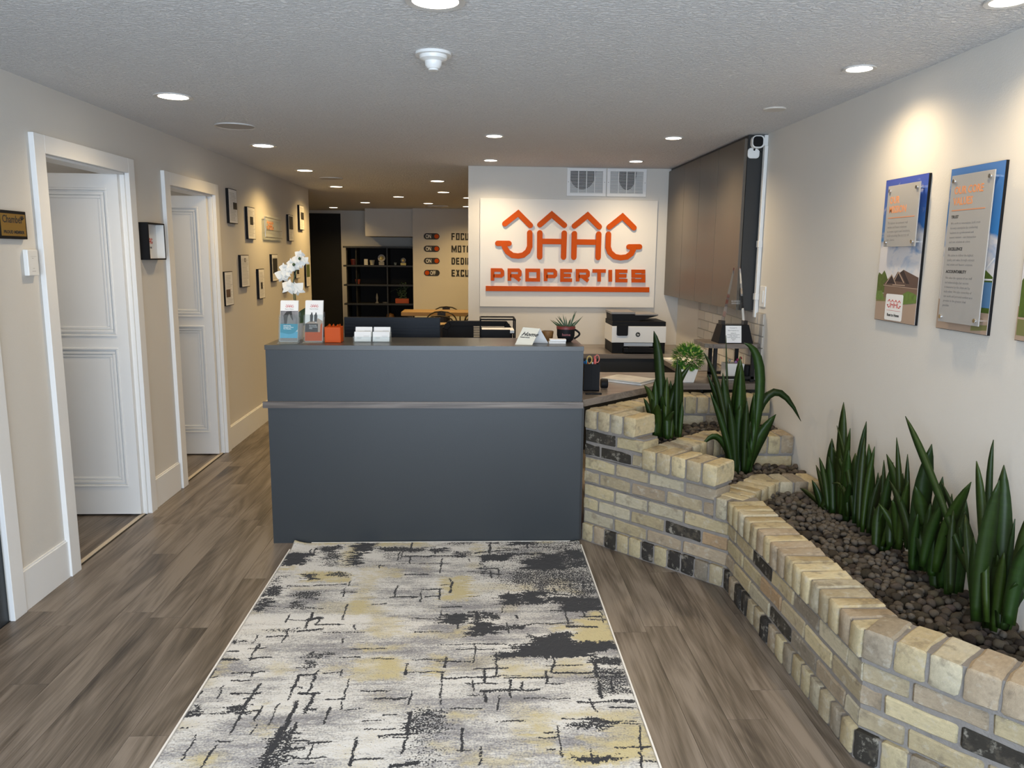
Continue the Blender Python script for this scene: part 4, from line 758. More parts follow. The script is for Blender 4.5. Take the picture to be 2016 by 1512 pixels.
    ny_=N.new('ShaderNodeMath'); ny_.operation='MULTIPLY_ADD'; ny_.inputs[1].default_value=1.2; ny_.inputs[2].default_value=-.72; Lk.new(n1.outputs[0],ny_.inputs[0]); Lk.new(sp.outputs[1],ty.inputs[0]); Lk.new(ny_.outputs[0],ty.inputs[2])
    Lk.new(ty.outputs[0],my.inputs[0]); Lk.new(base_.outputs[0],my.inputs[6]); my.inputs[7].default_value=(.50,.44,.25,1)
    # dark threads where noise falls under the density
    df=N.new('ShaderNodeMath'); df.operation='MULTIPLY_ADD'; df.inputs[1].default_value=.52; df.inputs[2].default_value=.29; Lk.new(sp.outputs[0],df.inputs[0])
    sb=N.new('ShaderNodeMath'); sb.operation='SUBTRACT'; Lk.new(df.outputs[0],sb.inputs[0]); Lk.new(n1.outputs[0],sb.inputs[1])
    sm=N.new('ShaderNodeMath'); sm.operation='MULTIPLY_ADD'; sm.inputs[1].default_value=12; sm.inputs[2].default_value=.5; sm.use_clamp=True; Lk.new(sb.outputs[0],sm.inputs[0])
    md=N.new('ShaderNodeMix'); md.data_type='RGBA'; Lk.new(sm.outputs[0],md.inputs[0]); Lk.new(my.outputs[2],md.inputs[6]); md.inputs[7].default_value=(.018,.019,.024,1)
    Lk.new(md.outputs[2],b.inputs['Base Color']); bp=N.new('ShaderNodeBump'); bp.inputs['Distance'].default_value=.002; Lk.new(n1.outputs[0],bp.inputs['Height']); Lk.new(bp.outputs[0],b.inputs['Normal'])
    me.materials.append(m); o=bpy.data.objects.new('pile',me)
    g=thing('area_rug','abstract grey, black and mustard area rug in front of the desk','rug',((X0+X1)/2,(Y0+Y1)/2,0)); link(o,g); me.transform(T(-(X0+X1)/2,-(Y0+Y1)/2,0))
    bd=MB(); t_=.006
    bd.box(X0-t_,X0,Y0,Y1-.09,.0004,.008).box(X1,X1+t_,Y0,Y1-.05,.0004,.008).box(X0+.09,X1-.05,Y1,Y1+t_,.0004,.008).box(X0-t_,X1+t_,Y0-t_,Y0,.0004,.008); bd.build('edge_binding',m_paper,g,label='pale stitched edge binding')
rug()

# ---------------------------------------------------------------- posters on the right wall
def m_sky(name,a,b_,seed):
    m=bpy.data.materials.new(name); m.use_nodes=True; nt=m.node_tree; N=nt.nodes; Lk=nt.links; b=N['Principled BSDF']; b.inputs['Roughness'].default_value=.25
    tc=N.new('ShaderNodeTexCoord'); sp=N.new('ShaderNodeSeparateXYZ'); Lk.new(tc.outputs['Object'],sp.inputs[0])
    r=ramp(N,[(.0,srgb(175,200,220)),(.35,a),(1,b_)]); mr=N.new('ShaderNodeMapRange'); mr.inputs['From Min'].default_value=.14; mr.inputs['From Max'].default_value=.58; Lk.new(sp.outputs[2],mr.inputs[0]); Lk.new(mr.outputs[0],r.inputs[0])
    mp=N.new('ShaderNodeMapping'); mp.inputs['Location'].default_value=(0,seed,0); mp.inputs['Scale'].default_value=(1,.8,1.4); Lk.new(tc.outputs['Object'],mp.inputs[0])
    n=N.new('ShaderNodeTexNoise'); n.inputs['Scale'].default_value=9; n.inputs['Detail'].default_value=6; n.inputs['Distortion'].default_value=.6; Lk.new(mp.outputs[0],n.inputs[0])
    m2=N.new('ShaderNodeMapRange'); m2.inputs['From Min'].default_value=.15; m2.inputs['From Max'].default_value=.42; m2.inputs['To Min'].default_value=.42; m2.inputs['To Max'].default_value=-.05; Lk.new(sp.outputs[2],m2.inputs[0])
    ad=N.new('ShaderNodeMath'); Lk.new(n.outputs[0],ad.inputs[0]); Lk.new(m2.outputs[0],ad.inputs[1]); rc=ramp(N,[(.5,(0,0,0)),(.72,(1,1,1))]); Lk.new(ad.outputs[0],rc.inputs[0])
    mx=N.new('ShaderNodeMix'); mx.data_type='RGBA'; Lk.new(rc.outputs[0],mx.inputs[0]); Lk.new(r.outputs[0],mx.inputs[6]); mx.inputs[7].default_value=(.66,.64,.64,1); Lk.new(mx.outputs[2],b.inputs['Base Color']); return m
m_sky1=m_sky('printed_sky_mission',srgb(60,125,180),srgb(66,84,170),0); m_sky2=m_sky('printed_sky_values',srgb(55,125,190),srgb(78,120,180),3)
P=lambda n,c,**k: M('print_'+n,srgb(*c),.35,**k)
p_roof=P('roof_brown',(92,74,68)); p_dark=P('window_dark',(45,38,42)); p_tree=P('tree_green',(78,98,40),var=.5,scale=60); p_bush=P('bush_green',(98,125,60),var=.5,scale=60); p_road=P('road_beige',(170,148,130)); p_curb=P('grass_olive',(120,120,75)); p_white=P('house_white',(215,215,215)); p_blue=P('garage_blue',(90,130,170)); p_wall=P('house_taupe',(120,98,84))
m_postorange=M('poster_orange_ink',srgb(214,140,90),.5)
def poly(Mx,pts,mat,par,name,z=.0003,d=.0003): return MB(Mx).prism(pts,z,z+d).build(name,mat,par)
def poster(y0,y1,z0,z1,label,sky,house,name='wall_poster'):
    W=y1-y0; Hh=z1-z0; g=thing(name,label,'poster',(XR,y1,z0),0,'sky poster panels on the right wall')
    Mx=wallR(y1,z0,XR)      # origin lower left as seen
    MB(Mx).box(0,W,0,Hh,.0005,.011).build('backing_board',m_black,g)
    s=MB(Mx).box(.0015,W-.0008,.0015,Hh-.0005,.011,.0116).build('sky_print',sky,g)
    F=Mx@T(0,0,.0117)
    k=lambda pts:[(a*W,b*Hh) for a,b in pts]
    poly(F,k([(0.005,0.003),(.995,.003),(.995,.17),(0.005,.19)]),p_road,g,'road_print')
    if house==1:
        poly(F,k([(.005,.135),(.45,.145),(.45,.19),(.005,.2)]),p_curb,g,'lawn_print',.0004)
        poly(F,k([(.005,.2),(.005,.32),(.03,.345),(.10,.33),(.16,.36),(.2,.34),(.26,.30),(.3,.22),(.3,.2)]),p_tree,g,'tree_print',.0004)
        poly(F,k([(.2,.17),(.2,.27),(.99,.25),(.99,.17)]),p_wall,g,'house_wall_print',.0006)
        poly(F,k([(.17,.262),(.35,.33),(.42,.305),(.50,.355),(.60,.345),(.63,.37),(.99,.32),(.99,.25),(.5,.245)]),p_roof,g,'roof_print',.0008)
        poly(F,k([(.24,.268),(.36,.325),(.46,.27)]),p_dark,g,'gable_print',.0010); poly(F,k([(.45,.29),(.52,.345),(.64,.285)]),p_dark,g,'gable_print',.0010); MB(F).stroke(k([(.22,.262),(.36,.332),(.48,.268)]),.004,.0003,.0012,caps=False).stroke(k([(.43,.285),(.52,.352),(.67,.280)]),.004,.0003,.0012,caps=False).stroke(k([(.40,.262),(.70,.262)]),.004,.0003,.0012,caps=False).stroke(k([(.17,.255),(.99,.245)]),.003,.0003,.0012,caps=False).build('roof_trim_print',p_road,g); poly(F,k([(.56,.35),(.63,.368),(.8,.275),(.72,.275)]),p_dark,g,'gable_print',.0010)
        poly(F,k([(.005,.15),(.005,.21),(.14,.215),(.2,.17),(.2,.15)]),p_bush,g,'bush_print',.0011); poly(F,k([(.68,.13),(.66,.2),(.78,.225),(.9,.215),(.99,.2),(.99,.15)]),p_bush,g,'bush_print',.0011)
        lb=F@T(.27*W,.004,0); MB(lb).prism(rr(.21*W,.094*Hh+.002,.42*W,.185*Hh,.008),.0014,.002).build('logo_label',m_paper,g)
        q=MB(F@T(.31*W,.072*Hh+.016,.0021)); logo(q,.345*W,.0003,.034); q.build('logo_mark',m_redink,g)
        MB(F).box(.31*W,.65*W,.080*Hh,.082*Hh,.0021,.0023).build('label_line',m_redink,g)
        text('Rent to Home',m_ink,F@T(.48*W,.040*Hh,.0022),.0165,'label_text',g,sx=.95,bold=.0004,align='CENTER')
    else:
        o=.0 if house==2 else -.55
        poly(F,k([(.66+o,.13),(.66+o,.33),(.73+o,.39),(.78+o,.34),(.86+o,.38),(.995,.34),(.995,.13)]) if house==2 else k([(.02,.13),(.02,.33),(.1,.38),(.4,.3),(.4,.13)]),p_tree,g,'tree_print',.0004)
        poly(F,k([(.80+o,.16),(.80+o,.31),(.995,.31),(.995,.16)]) if house==2 else k([(.12,.16),(.12,.31),(.9,.31),(.9,.16)]),p_blue,g,'garage_print',.0006)
        MB(F).stroke(k([(.74,.33),(.99,.45)]) if house==2 else k([(.1,.33),(.5,.5)]),.006,.0003,.0008,caps=False).stroke(k([(.74,.325),(.99,.325)]) if house==2 else k([(.1,.325),(.9,.325)]),.006,.0003,.0008,caps=False).build('gable_print',p_white,g)
        poly(F,k([(.7,.015),(.7,.05),(.99,.06),(.99,.03)]) if house==2 else k([(.02,.03),(.02,.12),(.9,.10),(.9,.03)]),p_curb,g,'lawn_print',.0004)
    return g,Mx
def acrylic(g,y0,y1,z0,z1,x=1.704):
    Mx=wallR(y1,z0,x); W=y1-y0; Hh=z1-z0
    MB(Mx).box(0,W,0,Hh,0,.004).build('acrylic_panel',m_frost,g,bevel=.0006,label='frosted clear acrylic panel on metal standoffs')
    for a in (.018,W-.018):
        for b in (.018,Hh-.02):
            MB(Mx).lathe([(0,.010),(.007,.010),(.008,.005),(.006,.005),(.006,-.021),(0,-.021)],14,(a,b,0)).build('standoff',m_chrome,g,smooth=True)
    return Mx,W,Hh
g,_=poster(2.955,3.268,1.278,1.864,'blue sky poster with the mission text and a brown house','x' and m_sky1,1)
Mx,W,Hh=acrylic(g,2.963,3.196,1.587,1.833); F=Mx@T(0,0,.0042)
def slab_text(b,x,y,s): text(b,m_postorange,F@T(x,y,0),s,'heading',g,sx=.86,bold=.0007,depth=.0003)
slab_text('OUR',.020,Hh-.072,.040); slab_text('MISSION',.020,Hh-.110,.040)
MB(F).box(.018,W-.02,Hh-.131,Hh-.128,0,.0005).build('rule_line',m_postorange,g)
text('To deliver investment real\nestate and lease solutions\nto home buyers and investors,\nwhile ensuring the success of\nour clients.',m_greyink,F@T(.020,Hh-.155,0),.0142,'body_text',g,sx=.98,depth=.0002,sep=1.18)
g,_=poster(2.52,2.814,1.283,1.861,'blue sky poster with the core values text and a blue garage',m_sky2,2)
Mx,W,Hh=acrylic(g,2.531,2.763,1.313,1.832); F=Mx@T(0,0,.0042)
slab_text('OUR CORE',.022,Hh-.066,.037); slab_text('VALUES',.022,Hh-.104,.037)
MB(F).box(.018,W-.03,Hh-.124,Hh-.121,0,.0005).build('rule_line',m_postorange,g)
yy=Hh-.150
for hd,body in (('TRUST','We work to renovations build trust\nin every enterprise by conducting\nbusiness in a professional and\nhonest manner - one transaction\nand one solution at a time.'),('EXCELLENCE','We strive to deliver the highest\nquality and value through relevant\nreal estate and finance solutions.'),('ACCOUNTABILITY','We value the opinion of our staff\nand acknowledge that success\nis measured by the client and by\neach other. We take ownership of\nour work and personal conduct as a\npromise to the greatest ideal\npossible.')):
    text(hd,m_ink,F@T(.020,yy,0),.0145,'subheading',g,sx=.95,bold=.0004,depth=.0002); yy-=.021
    text(body,m_greyink,F@T(.020,yy,0),.0115,'body_text',g,sx=.98,depth=.0002,sep=1.42); yy-=.0163*(body.count('\n')+1)+.010
poster(2.085,2.385,1.283,1.861,'third sky poster cut off by the right edge of the photo',m_sky2,3)

# ---------------------------------------------------------------- left wall things
t=thing('member_plaque','black plaque with a gold member plate at the left edge','plaque',(XL,3.35,1.58)); Mx=wallL(3.235,1.583)
MB(Mx).box(0,.217,0,.116,.0005,.018).build('backboard',m_black,t,bevel=.002); MB(Mx).box(.035,.207,.012,.103,.018,.0195).build('plate',m_gold,t)
text('Chamber',m_ink,Mx@T(.044,.066,.0196),.044,'plate_text',t,sx=.86,bold=.0004); text('PROUD MEMBER',m_ink,Mx@T(.048,.022,.0196),.018,'plate_text',t,sx=1.08,bold=.0006)
q=MB(Mx)
for a in (-50,-25,0,25,50): q.prism([(.184,.078),(.184+.016*math.sin(math.radians(a-9)),.078+.016*math.cos(math.radians(a-9))),(.184+.022*math.sin(math.radians(a)),.078+.022*math.cos(math.radians(a))),(.184+.016*math.sin(math.radians(a+9)),.078+.016*math.cos(math.radians(a+9)))],.0196,.020)
q.build('leaf_emblem',m_ink,t)
t=thing('thermostat','white rectangular wall controller beside the first door casing','thermostat',(XL,3.47,1.43)); Mx=wallL(3.432,1.428)
MB(Mx).box(0,.078,0,.112,.0005,.022).build('housing',m_white,t,bevel=.003); MB(Mx).box(.022,.066,.082,.083,.022,.0223).box(.03,.045,.030,.032,.022,.0223).box(.024,.052,.018,.020,.022,.0223).box(.03,.042,.074,.076,.022,.0223).build('markings',m_midink,t)
t=thing('shadow_box_frame','deep black shadow box holding a small orange logo card','frame',(XL,4.72,1.49)); Mx=wallL(4.604,1.489); a,b=.240,.215
MB(Mx).box(0,a,0,.008,.0005,.052).box(0,a,b-.008,b,.0005,.052).box(0,.010,.008,b-.008,.0005,.052).box(a-.008,a,.008,b-.008,.0005,.052).build('box_frame',m_black,t)
MB(Mx).box(.010,a-.008,.008,b-.008,.0005,.004).build('backing_card',m_paper,t); MB(Mx).box(a-.0095,a-.008,.008,b-.008,.004,.050).box(.010,a-.008,.008,.0095,.004,.050).build('inner_lining',m_white,t)
q=MB(Mx@T(.072,.095,.0042)); logo(q,.10,.0006,.05); q.build('logo_mark',m_redink,t); text('PROPERTIES',m_ink,Mx@T(.078,.066,.0044),.016,'card_text',t,sx=.9)
FR=[(6.20,6.41,1.763,2.03,0,'framed clipping highest and nearest, with a small dark photo'),(6.68,6.90,1.65,1.92,1,'framed clipping with a dark photo left of centre, before the clear holder'),(8.10,8.305,1.66,1.927,2,'framed clipping just beyond the clear acrylic holder, dark photo on top'),(8.61,8.82,1.79,2.055,3,'framed clipping highest at the far end of the wall'),(6.44,6.66,1.254,1.518,4,'framed certificate with a small round seal at the top'),(6.01,6.205,1.128,1.391,5,'lowest framed clipping nearest the second door, brown photo low on it'),(6.935,7.12,1.132,1.395,6,'lower framed clipping with two small dark oval pictures'),(7.40,7.61,1.27,1.525,7,'framed clipping partly behind the orchid on its left, large dark photo'),(7.84,8.02,1.15,1.42,8,'framed clipping right behind the orchid stem'),(8.35,8.53,1.27,1.50,9,'framed clipping right of the orchid flowers'),(8.84,9.03,1.163,1.42,10,'framed picture with a green photo, last before the dark doorway')]
for y0,y1,z0,z1,k,l in FR:
    t=thing('picture_frame',l,'frame',(XL,(y0+y1)/2,z0),0,'framed clippings on the left wall'); Mx=wallL(y0,z0); W=y1-y0; Hh=z1-z0
    MB(Mx).box(0,W,0,Hh,.0005,.022).build('frame_block',m_black,t); MB(Mx).box(.005,W-.005,.005,Hh-.005,.022,.0225).build('print',m_paper,t)
    q=MB(Mx); rr_=random.Random(k)
    for i in range(19):
        y=Hh-.035-i*.0115
        if y>.02: q.box(.02,W-.02-rr_.random()*.05,y,y+.004,.0225,.0228)
    q.build('print_lines',m_midink,t,kind='stuff')
    ph={0:(.5,.95,.42,.62),1:(.3,.72,.45,.70),2:(.1,.9,.45,.94),3:(.3,.95,.42,.72),5:(.1,.62,.25,.48),6:(.3,.6,.33,.55),7:(.1,.9,.30,.85),8:(.1,.7,.25,.6),9:(.2,.8,.2,.4),10:(.08,.95,.42,.96)}
    if k==4:
        MB(Mx).lathe([(.011,.0228),(.018,.0228),(.018,.0236),(.011,.0236)],16,(W*.5,Hh*.84,0)).build('seal_print',m_ink,t)
    else:
        a,b,c,d=ph[k]; MB(Mx).box(a*W,b*W,c*Hh,d*Hh,.0229,.0233).build('photo_print',{5:p_roof,10:p_tree}.get(k,m_ink),t)
t=thing('acrylic_sign_holder','clear acrylic holder with a faint orange logo on the left wall','sign holder',(XL,7.5,1.68)); Mx=wallL(7.20,1.66)
MB(Mx).box(0.0,.62,0,.215,.020,.024).build('front_sheet',m_acr,t); MB(Mx).box(-.03,.60,-.02,.18,.001,.004).build('back_sheet',m_acr,t)
MB(Mx).tube([(0,.20,.024),(.60,.19,.024)],.004).tube([(0,.02,.024),(.62,.02,.024)],.004).tube([(0,.02,.024),(0,.20,.024)],.004).tube([(.03,.085,.024),(.60,.085,.024)],.003).build('edge_rods',m_chrome,t)
q=MB(Mx@T(.06,.09,.0245)); logo(q,.24,.001,.05); q.build('logo_mark',m_postorange,t)

# ---------------------------------------------------------------- things on the desk
TZ=1.0702
def brochure(x,y,w,label,kind):
    g=thing('brochure_holder',label,'brochure holder',(x,y,TZ),0,'brochure holders on the reception desk')
    z=TZ; ta=math.radians(-14)
    Rm=T(x,y,z)@Matrix.Rotation(ta,4,'X')
    hb=MB(T(x,y,z)); hb.box(-w/2,w/2,-.03,.045,0,.003).build('holder_base',m_acr,g)
    hp=MB(Rm); hp.box(-w/2,w/2,.000,.003,.004,.15).box(-w/2,w/2,.028,.031,.004,.17).box(-w/2,-w/2+.003,.003,.028,.004,.14).box(w/2-.003,w/2,.003,.028,.004,.14).box(-w/2,w/2,.003,.028,.004,.007).build('pocket',m_acr,g)
    Rb=Rm@T(0,.006,.008)
    for i in range(3):
        MB(Rb@T(random.uniform(-.001,.001),.003+i*.004,.0+i*.0035)).box(-w/2+.006,w/2-.006,0,.0025,0,.215).build('brochure',m_paper,g)
    F=Rb@T(0,.0028,0)@Matrix.Rotation(math.radians(90),4,'X'); hw=w/2-.007
    if kind==0:
        MB(F).box(-hw,hw,.095,.165,.0,.0004).build('photo_print',P('office_grey',(120,118,120),var=.6,scale=40),g)
        MB(F).prism([(-.025,.095),(-.03,.14),(-.015,.16),(.012,.163),(.02,.12),(.018,.095)],.0004,.0007).build('photo_print',m_ink,g); MB(F).prism([(-.012,.095),(-.008,.13),(0,.15),(.008,.13),(.03,.095)],.0007,.0009).build('photo_print',m_greyink,g)
        MB(F).prism([(-hw,.05),(-hw,.095),(hw,.095),(hw,.065),(hw-.02,.045),(.0,.04)],.0009,.0013).build('teal_band',M('teal_ink',srgb(10,140,165),.4),g); MB(F).box(-hw,hw,.02,.055,.0006,.0010).build('blue_band',M('sky_blue_ink',srgb(70,165,195),.4),g); MB(F).box(-hw,hw,.002,.02,.0006,.001).build('grey_band',m_greyink,g)
        text('Real Estate\nInvesting Done\nFor Results',m_paper,F@T(-.028,.083,.0014),.0085,'brochure_text',g,bold=.0003,depth=.0001)
    else:
        for px in (-.012,.010): MB(F).prism([(px-.008,.105),(px-.009,.14),(px-.003,.147),(px-.002,.155),(px+.003,.155),(px+.004,.147),(px+.008,.138),(px+.006,.105)],.0004,.0007).build('photo_print',m_ink,g)
        MB(F).prism([(-hw,.095),(-.01,.115),(.012,.10),(.02,.125),(hw,.11),(hw,.02),(-hw,.02)],.0002,.0004).build('photo_print',p_road,g)
        MB(F).prism([(-hw,.002),(-hw,.05),(hw-.012,.05),(hw-.01,.09),(hw,.1),(hw,.002)],.0007,.001).build('orange_band',m_orange,g); MB(F).box(-hw,.022,.05,.095,.001,.0014).build('dark_band',m_ink,g)
        text('Partnership\nOpportunity\nNow',m_paper,F@T(-.024,.083,.0015),.0085,'brochure_text',g,depth=.0001)
    q=MB(F@T(-.021,.183,.0002)); logo(q,.044,.0003,.04); q.build('logo_mark',m_redink,g); text('Rent to Home',m_ink,F@T(0,.172,.0002),.0075,'brochure_text',g,align='CENTER',depth=.0001)
brochure(-.992,4.055,.105,'clear brochure holder with teal banded leaflets on the desk corner',0)
brochure(-.868,4.08,.105,'clear brochure holder with orange and black leaflets on the desk',1)
t=thing('pen_box','bright orange square box of orange clips on the desk','box',(-.765,4.12,TZ)); x,y=-.765,4.125
MB().box(x-.042,x+.042,y-.042,y+.042,TZ,TZ+.003).box(x-.042,x-.039,y-.042,y+.042,TZ,TZ+.082).box(x+.039,x+.042,y-.042,y+.042,TZ,TZ+.082).box(x-.039,x+.039,y-.042,y-.039,TZ,TZ+.082).box(x-.039,x+.039,y+.039,y+.042,TZ,TZ+.082).box(x-.039,x+.039,y-.039,y+.039,TZ+.066,TZ+.070).build('box_walls',m_orangebox,t,bevel=.001)
cl_me=MB().tube([(0,0,0),(0,0,.014),(-.004,0,.020),(0,0,.026),(.004,0,.020),(0,0,.014)],.0016,6).mesh('clip',m_orange)
for i,(a,b,rz) in enumerate(((-.030,0,.2),(-.018,-.01,-.3),(-.012,.01,.4),(.0,-.012,0),(.010,.004,.5),(.018,-.008,-.5),(.026,.008,.2))):
    o=bpy.data.objects.new('clip',cl_me); link(o,t); o.location=(a,.005+b,.070); o.rotation_euler=(rz*.5,rz,rz*3)
t=thing('card_holder','clear four pocket holder of white business cards on the desk','card holder',(-.565,4.16,TZ)); x,y=-.565,4.15
for k,(yy_,z0,h0) in enumerate(((y-.035,.0,.030),(y+.01,.022,.05))):
    MB().box(x-.098,x+.098,yy_-.004,yy_-.002,TZ,TZ+h0).box(x-.098,x+.098,yy_+.026,yy_+.028,TZ,TZ+h0+.02).box(x-.098,x-.096,yy_-.002,yy_+.026,TZ,TZ+h0).box(x+.096,x+.098,yy_-.002,yy_+.026,TZ,TZ+h0).box(x-.001,x+.001,yy_-.002,yy_+.026,TZ,TZ+h0).box(x-.096,x+.096,yy_-.002,yy_+.026,TZ+z0,TZ+z0+.002).build('pocket',m_acr,t)
    for sx_ in (-.049,.049):
        Rc=T(x+sx_,yy_+.006,TZ+z0+.003)@Matrix.Rotation(math.radians(-14),4,'X'); MB(Rc).box(-.044,.044,0,.010,0,.053).build('card_stack',m_paper,t)
        MB(Rc).box(-.03,-.005,-.0004,0,.020,.022).box(-.03,-.008,-.0004,0,.015,.0165).box(.004,.036,-.0004,0,.030,.0315).box(.006,.036,-.0004,0,.024,.0252).build('card_print',m_midink,t)
# orchid
t=thing('orchid','white orchid with dark leaves behind the brochure holders','plant',(-1.0,4.25,TZ)); x,y=-.995,4.25
MB().lathe([(0,0),(.035,0),(.045,.085),(.047,.09),(.042,.09),(.040,.075),(0,.075)],24,(x,y,TZ)).build('pot',m_white,t,smooth=True)
stm=[[(x,y,TZ+.07),(x-.003,y,TZ+.2),(x-.008,y,TZ+.30),(x+.012,y,TZ+.37),(x+.035,y,TZ+.42),(x+.047,y,TZ+.455)],[(x+.006,y+.005,TZ+.07),(x+.003,y+.005,TZ+.22),(x-.004,y,TZ+.30)]]
for s in stm: MB().tube(s,.0028,7).build('stem',m_darkgreen,t,smooth=True)
def petal_leaf(c,dirv,L,w,mat,name,par,up=(0,0,1),bend=.2):
    d=Vector(dirv).normalized(); s=d.cross(Vector(up)).normalized(); n=s.cross(d); vs=[];N=6
    for i in range(N+1):
        u=i/N; p=Vector(c)+d*(L*u)-n*(bend*L*u*u); hw=w/2*math.sin(math.pi*min(.98,max(.06,u**.75))); vs+=[p-s*hw+n*hw*.2,p,p+s*hw+n*hw*.2,p+n*.0015]
    fs=[(i*4+k,i*4+(k+1)%4,(i+1)*4+(k+1)%4,(i+1)*4+k) for i in range(N) for k in range(4)]+[(0,3,2,1),(N*4,N*4+1,N*4+2,N*4+3)]
    mb=MB(); mb.add(vs,fs); return mb
for d,L,w,c in (((.5,.1,.9),.10,.05,(x+.01,y,TZ+.09)),((.7,-.2,.55),.09,.055,(x+.01,y,TZ+.08)),((-.6,0,.8),.085,.035,(x-.01,y,TZ+.08)),((-.2,.5,.8),.08,.04,(x,y,TZ+.08))):
    petal_leaf(c,d,L,w,m_darkgreen,'leaf',t,up=(0,-1,0),bend=.25).build('leaf',m_darkgreen,t)
fl_pos=[(-.060,.345,0),(-.035,.36,.3),(-.025,.285,-.2),(.020,.275,.5),(-.045,.385,.1),(-.015,.385,-.4),(-.005,.41,.2),(.020,.43,0),(.010,.395,.3),(.035,.455,-.3),(.062,.425,.4),(.03,.405,.2)]
for fx,fz,ro in fl_pos:
    c=(x+fx,y-.012+random.uniform(-.012,.012),TZ+fz); q=MB()
    for k in range(5):
        a=math.radians(90+72*k)+ro; dv=(math.cos(a),-.25,math.sin(a)); ps=1.15 if fz<.30 or (fx<-.05) else .80; dv=(dv[0],dv[1]+random.uniform(-.5,.5),dv[2]); pm=petal_leaf(c,dv,.036*ps,(.042 if k in(1,4) else .024)*ps,None,'',None,up=(0,-1,0.01),bend=.45); q.add(pm.v,pm.f)
    q.build('flower',m_petal,t,smooth=True)
for fx,fz in ((.008,.405),(.040,.437)): MB().lathe([(0,-.009),(.007,-.004),(.008,.002),(.004,.008),(0,.010)],12,(x+fx,y-.03,TZ+fz)).build('bud',m_darkgreen,t,smooth=True)
# table calendar
t=thing('tent_card','cream folded tent card with handwritten black lettering','card',(.3,4.06,TZ)); Mc=T(.305,4.07,TZ)@Matrix.Rotation(math.radians(-8),4,'Z')
def slope(x0,x1,ya,za,yb,zb,t_=.0012): return [(x0,ya,za),(x1,ya,za),(x1,yb,zb),(x0,yb,zb),(x0,ya,za-t_),(x1,ya,za-t_),(x1,yb,zb-t_),(x0,yb,zb-t_)]
q=MB(Mc); q.add([(-.100,-.055,.001),(-.008,-.055,.001),(.028,0,.083),(-.062,0,.089),(-.100,-.054,0),(-.008,-.054,0),(.028,.002,.082),(-.062,.002,.088)],[(0,1,2,3),(7,6,5,4),(0,4,5,1),(1,5,6,2),(2,6,7,3),(3,7,4,0)]); q.build('front_leaf',M('cream_paper',(.78,.74,.62),.7,var=.02),t)
q=MB(Mc); q.add([(-.062,0,.089),(.028,0,.083),(.072,.045,.001),(-.02,.055,.001),(-.062,.002,.088),(.028,.002,.082),(.070,.047,0),(-.022,.057,0)],[(0,1,2,3),(7,6,5,4),(0,4,5,1),(1,5,6,2),(2,6,7,3),(3,7,4,0)]); q.build('back_leaf',m_paper,t)
ux=Vector((.092,0,0)).normalized(); uv=(Vector((-.062,0,.089))-Vector((-.100,-.055,.001))).normalized(); nn=Vector((1,0,0)).cross(Vector((-.015,.055,.085)).normalized())
Fc=Mc@frame((-.083,-.033,.0375),(1,0,-.05),(.37,.5,.80)); text('Home',m_ink,Fc@T(.008,.012,.001),.034,'lettering',t,shear=.35,bold=.0006); text('Sweet home',m_ink,Fc@T(.008,.000,.001),.010,'lettering',t,bold=.0003)
tag(MB().lathe([(0,0),(.022,0),(.030,.020),(.034,.055),(.031,.056),(.027,.02),(0,.006)],24,(.388,4.22,TZ)).build('wooden_cup',m_bowl,smooth=True),'small brown turned wooden cup behind the tent card','cup')
for k in range(2): tag(MB().box(.385+.004*k,.475+.002*k,4.085,4.13,TZ+.0002+k*.0125,TZ+.0115+k*.0125).build('note_pad',m_paper,bevel=.001),['thin white note pad, lower of two before the mug','thin white note pad, upper of two before the mug'][k],'note pad','white note pads on the desk')
t=thing('mug_planter','black mug with a maroon rim holding a spiky succulent','mug',(.487,4.2,TZ)); x,y=.487,4.2
MB().lathe([(0,0),(.030,0),(.042,.012),(.049,.035),(.050,.078),(.046,.078),(.045,.06),(0,.06)],28,(x,y,TZ)).build('mug_body',m_black,t,smooth=True)
MB().lathe([(.046,.070),(.0515,.070),(.0525,.082),(.050,.086),(.045,.084)],28,(x,y,TZ)).build('rim_band',M('maroon_glaze',srgb(110,45,42),.4),t,smooth=True)
MB().tube([(x+.046+.030*math.sin(math.pi*k/10)*1.0,y,TZ+.016+.052*k/10) for k in range(11)],.0055,8).build('handle',m_black,t,smooth=True)
text('home',M('mug_red_ink',srgb(120,50,50),.5),frame((x-.026,y-.0506,TZ+.036),(1,0,0),(0,0,1)),.02,'mug_print',t,bold=.0004)
rq=random.Random(3)
for k in range(17):
    a=rq.uniform(-1.15,1.15); L=rq.uniform(.05,.115)*(1-.25*abs(a)); d=(math.sin(a)*.8,rq.uniform(-.35,.35),math.cos(a)); petal_leaf((x+rq.uniform(-.018,.018),y+rq.uniform(-.015,.01),TZ+.062),d,L+.02,.0085,None,'',None,up=(0,-1,0.02),bend=.12).build('leaf',m_darkgreen,t)
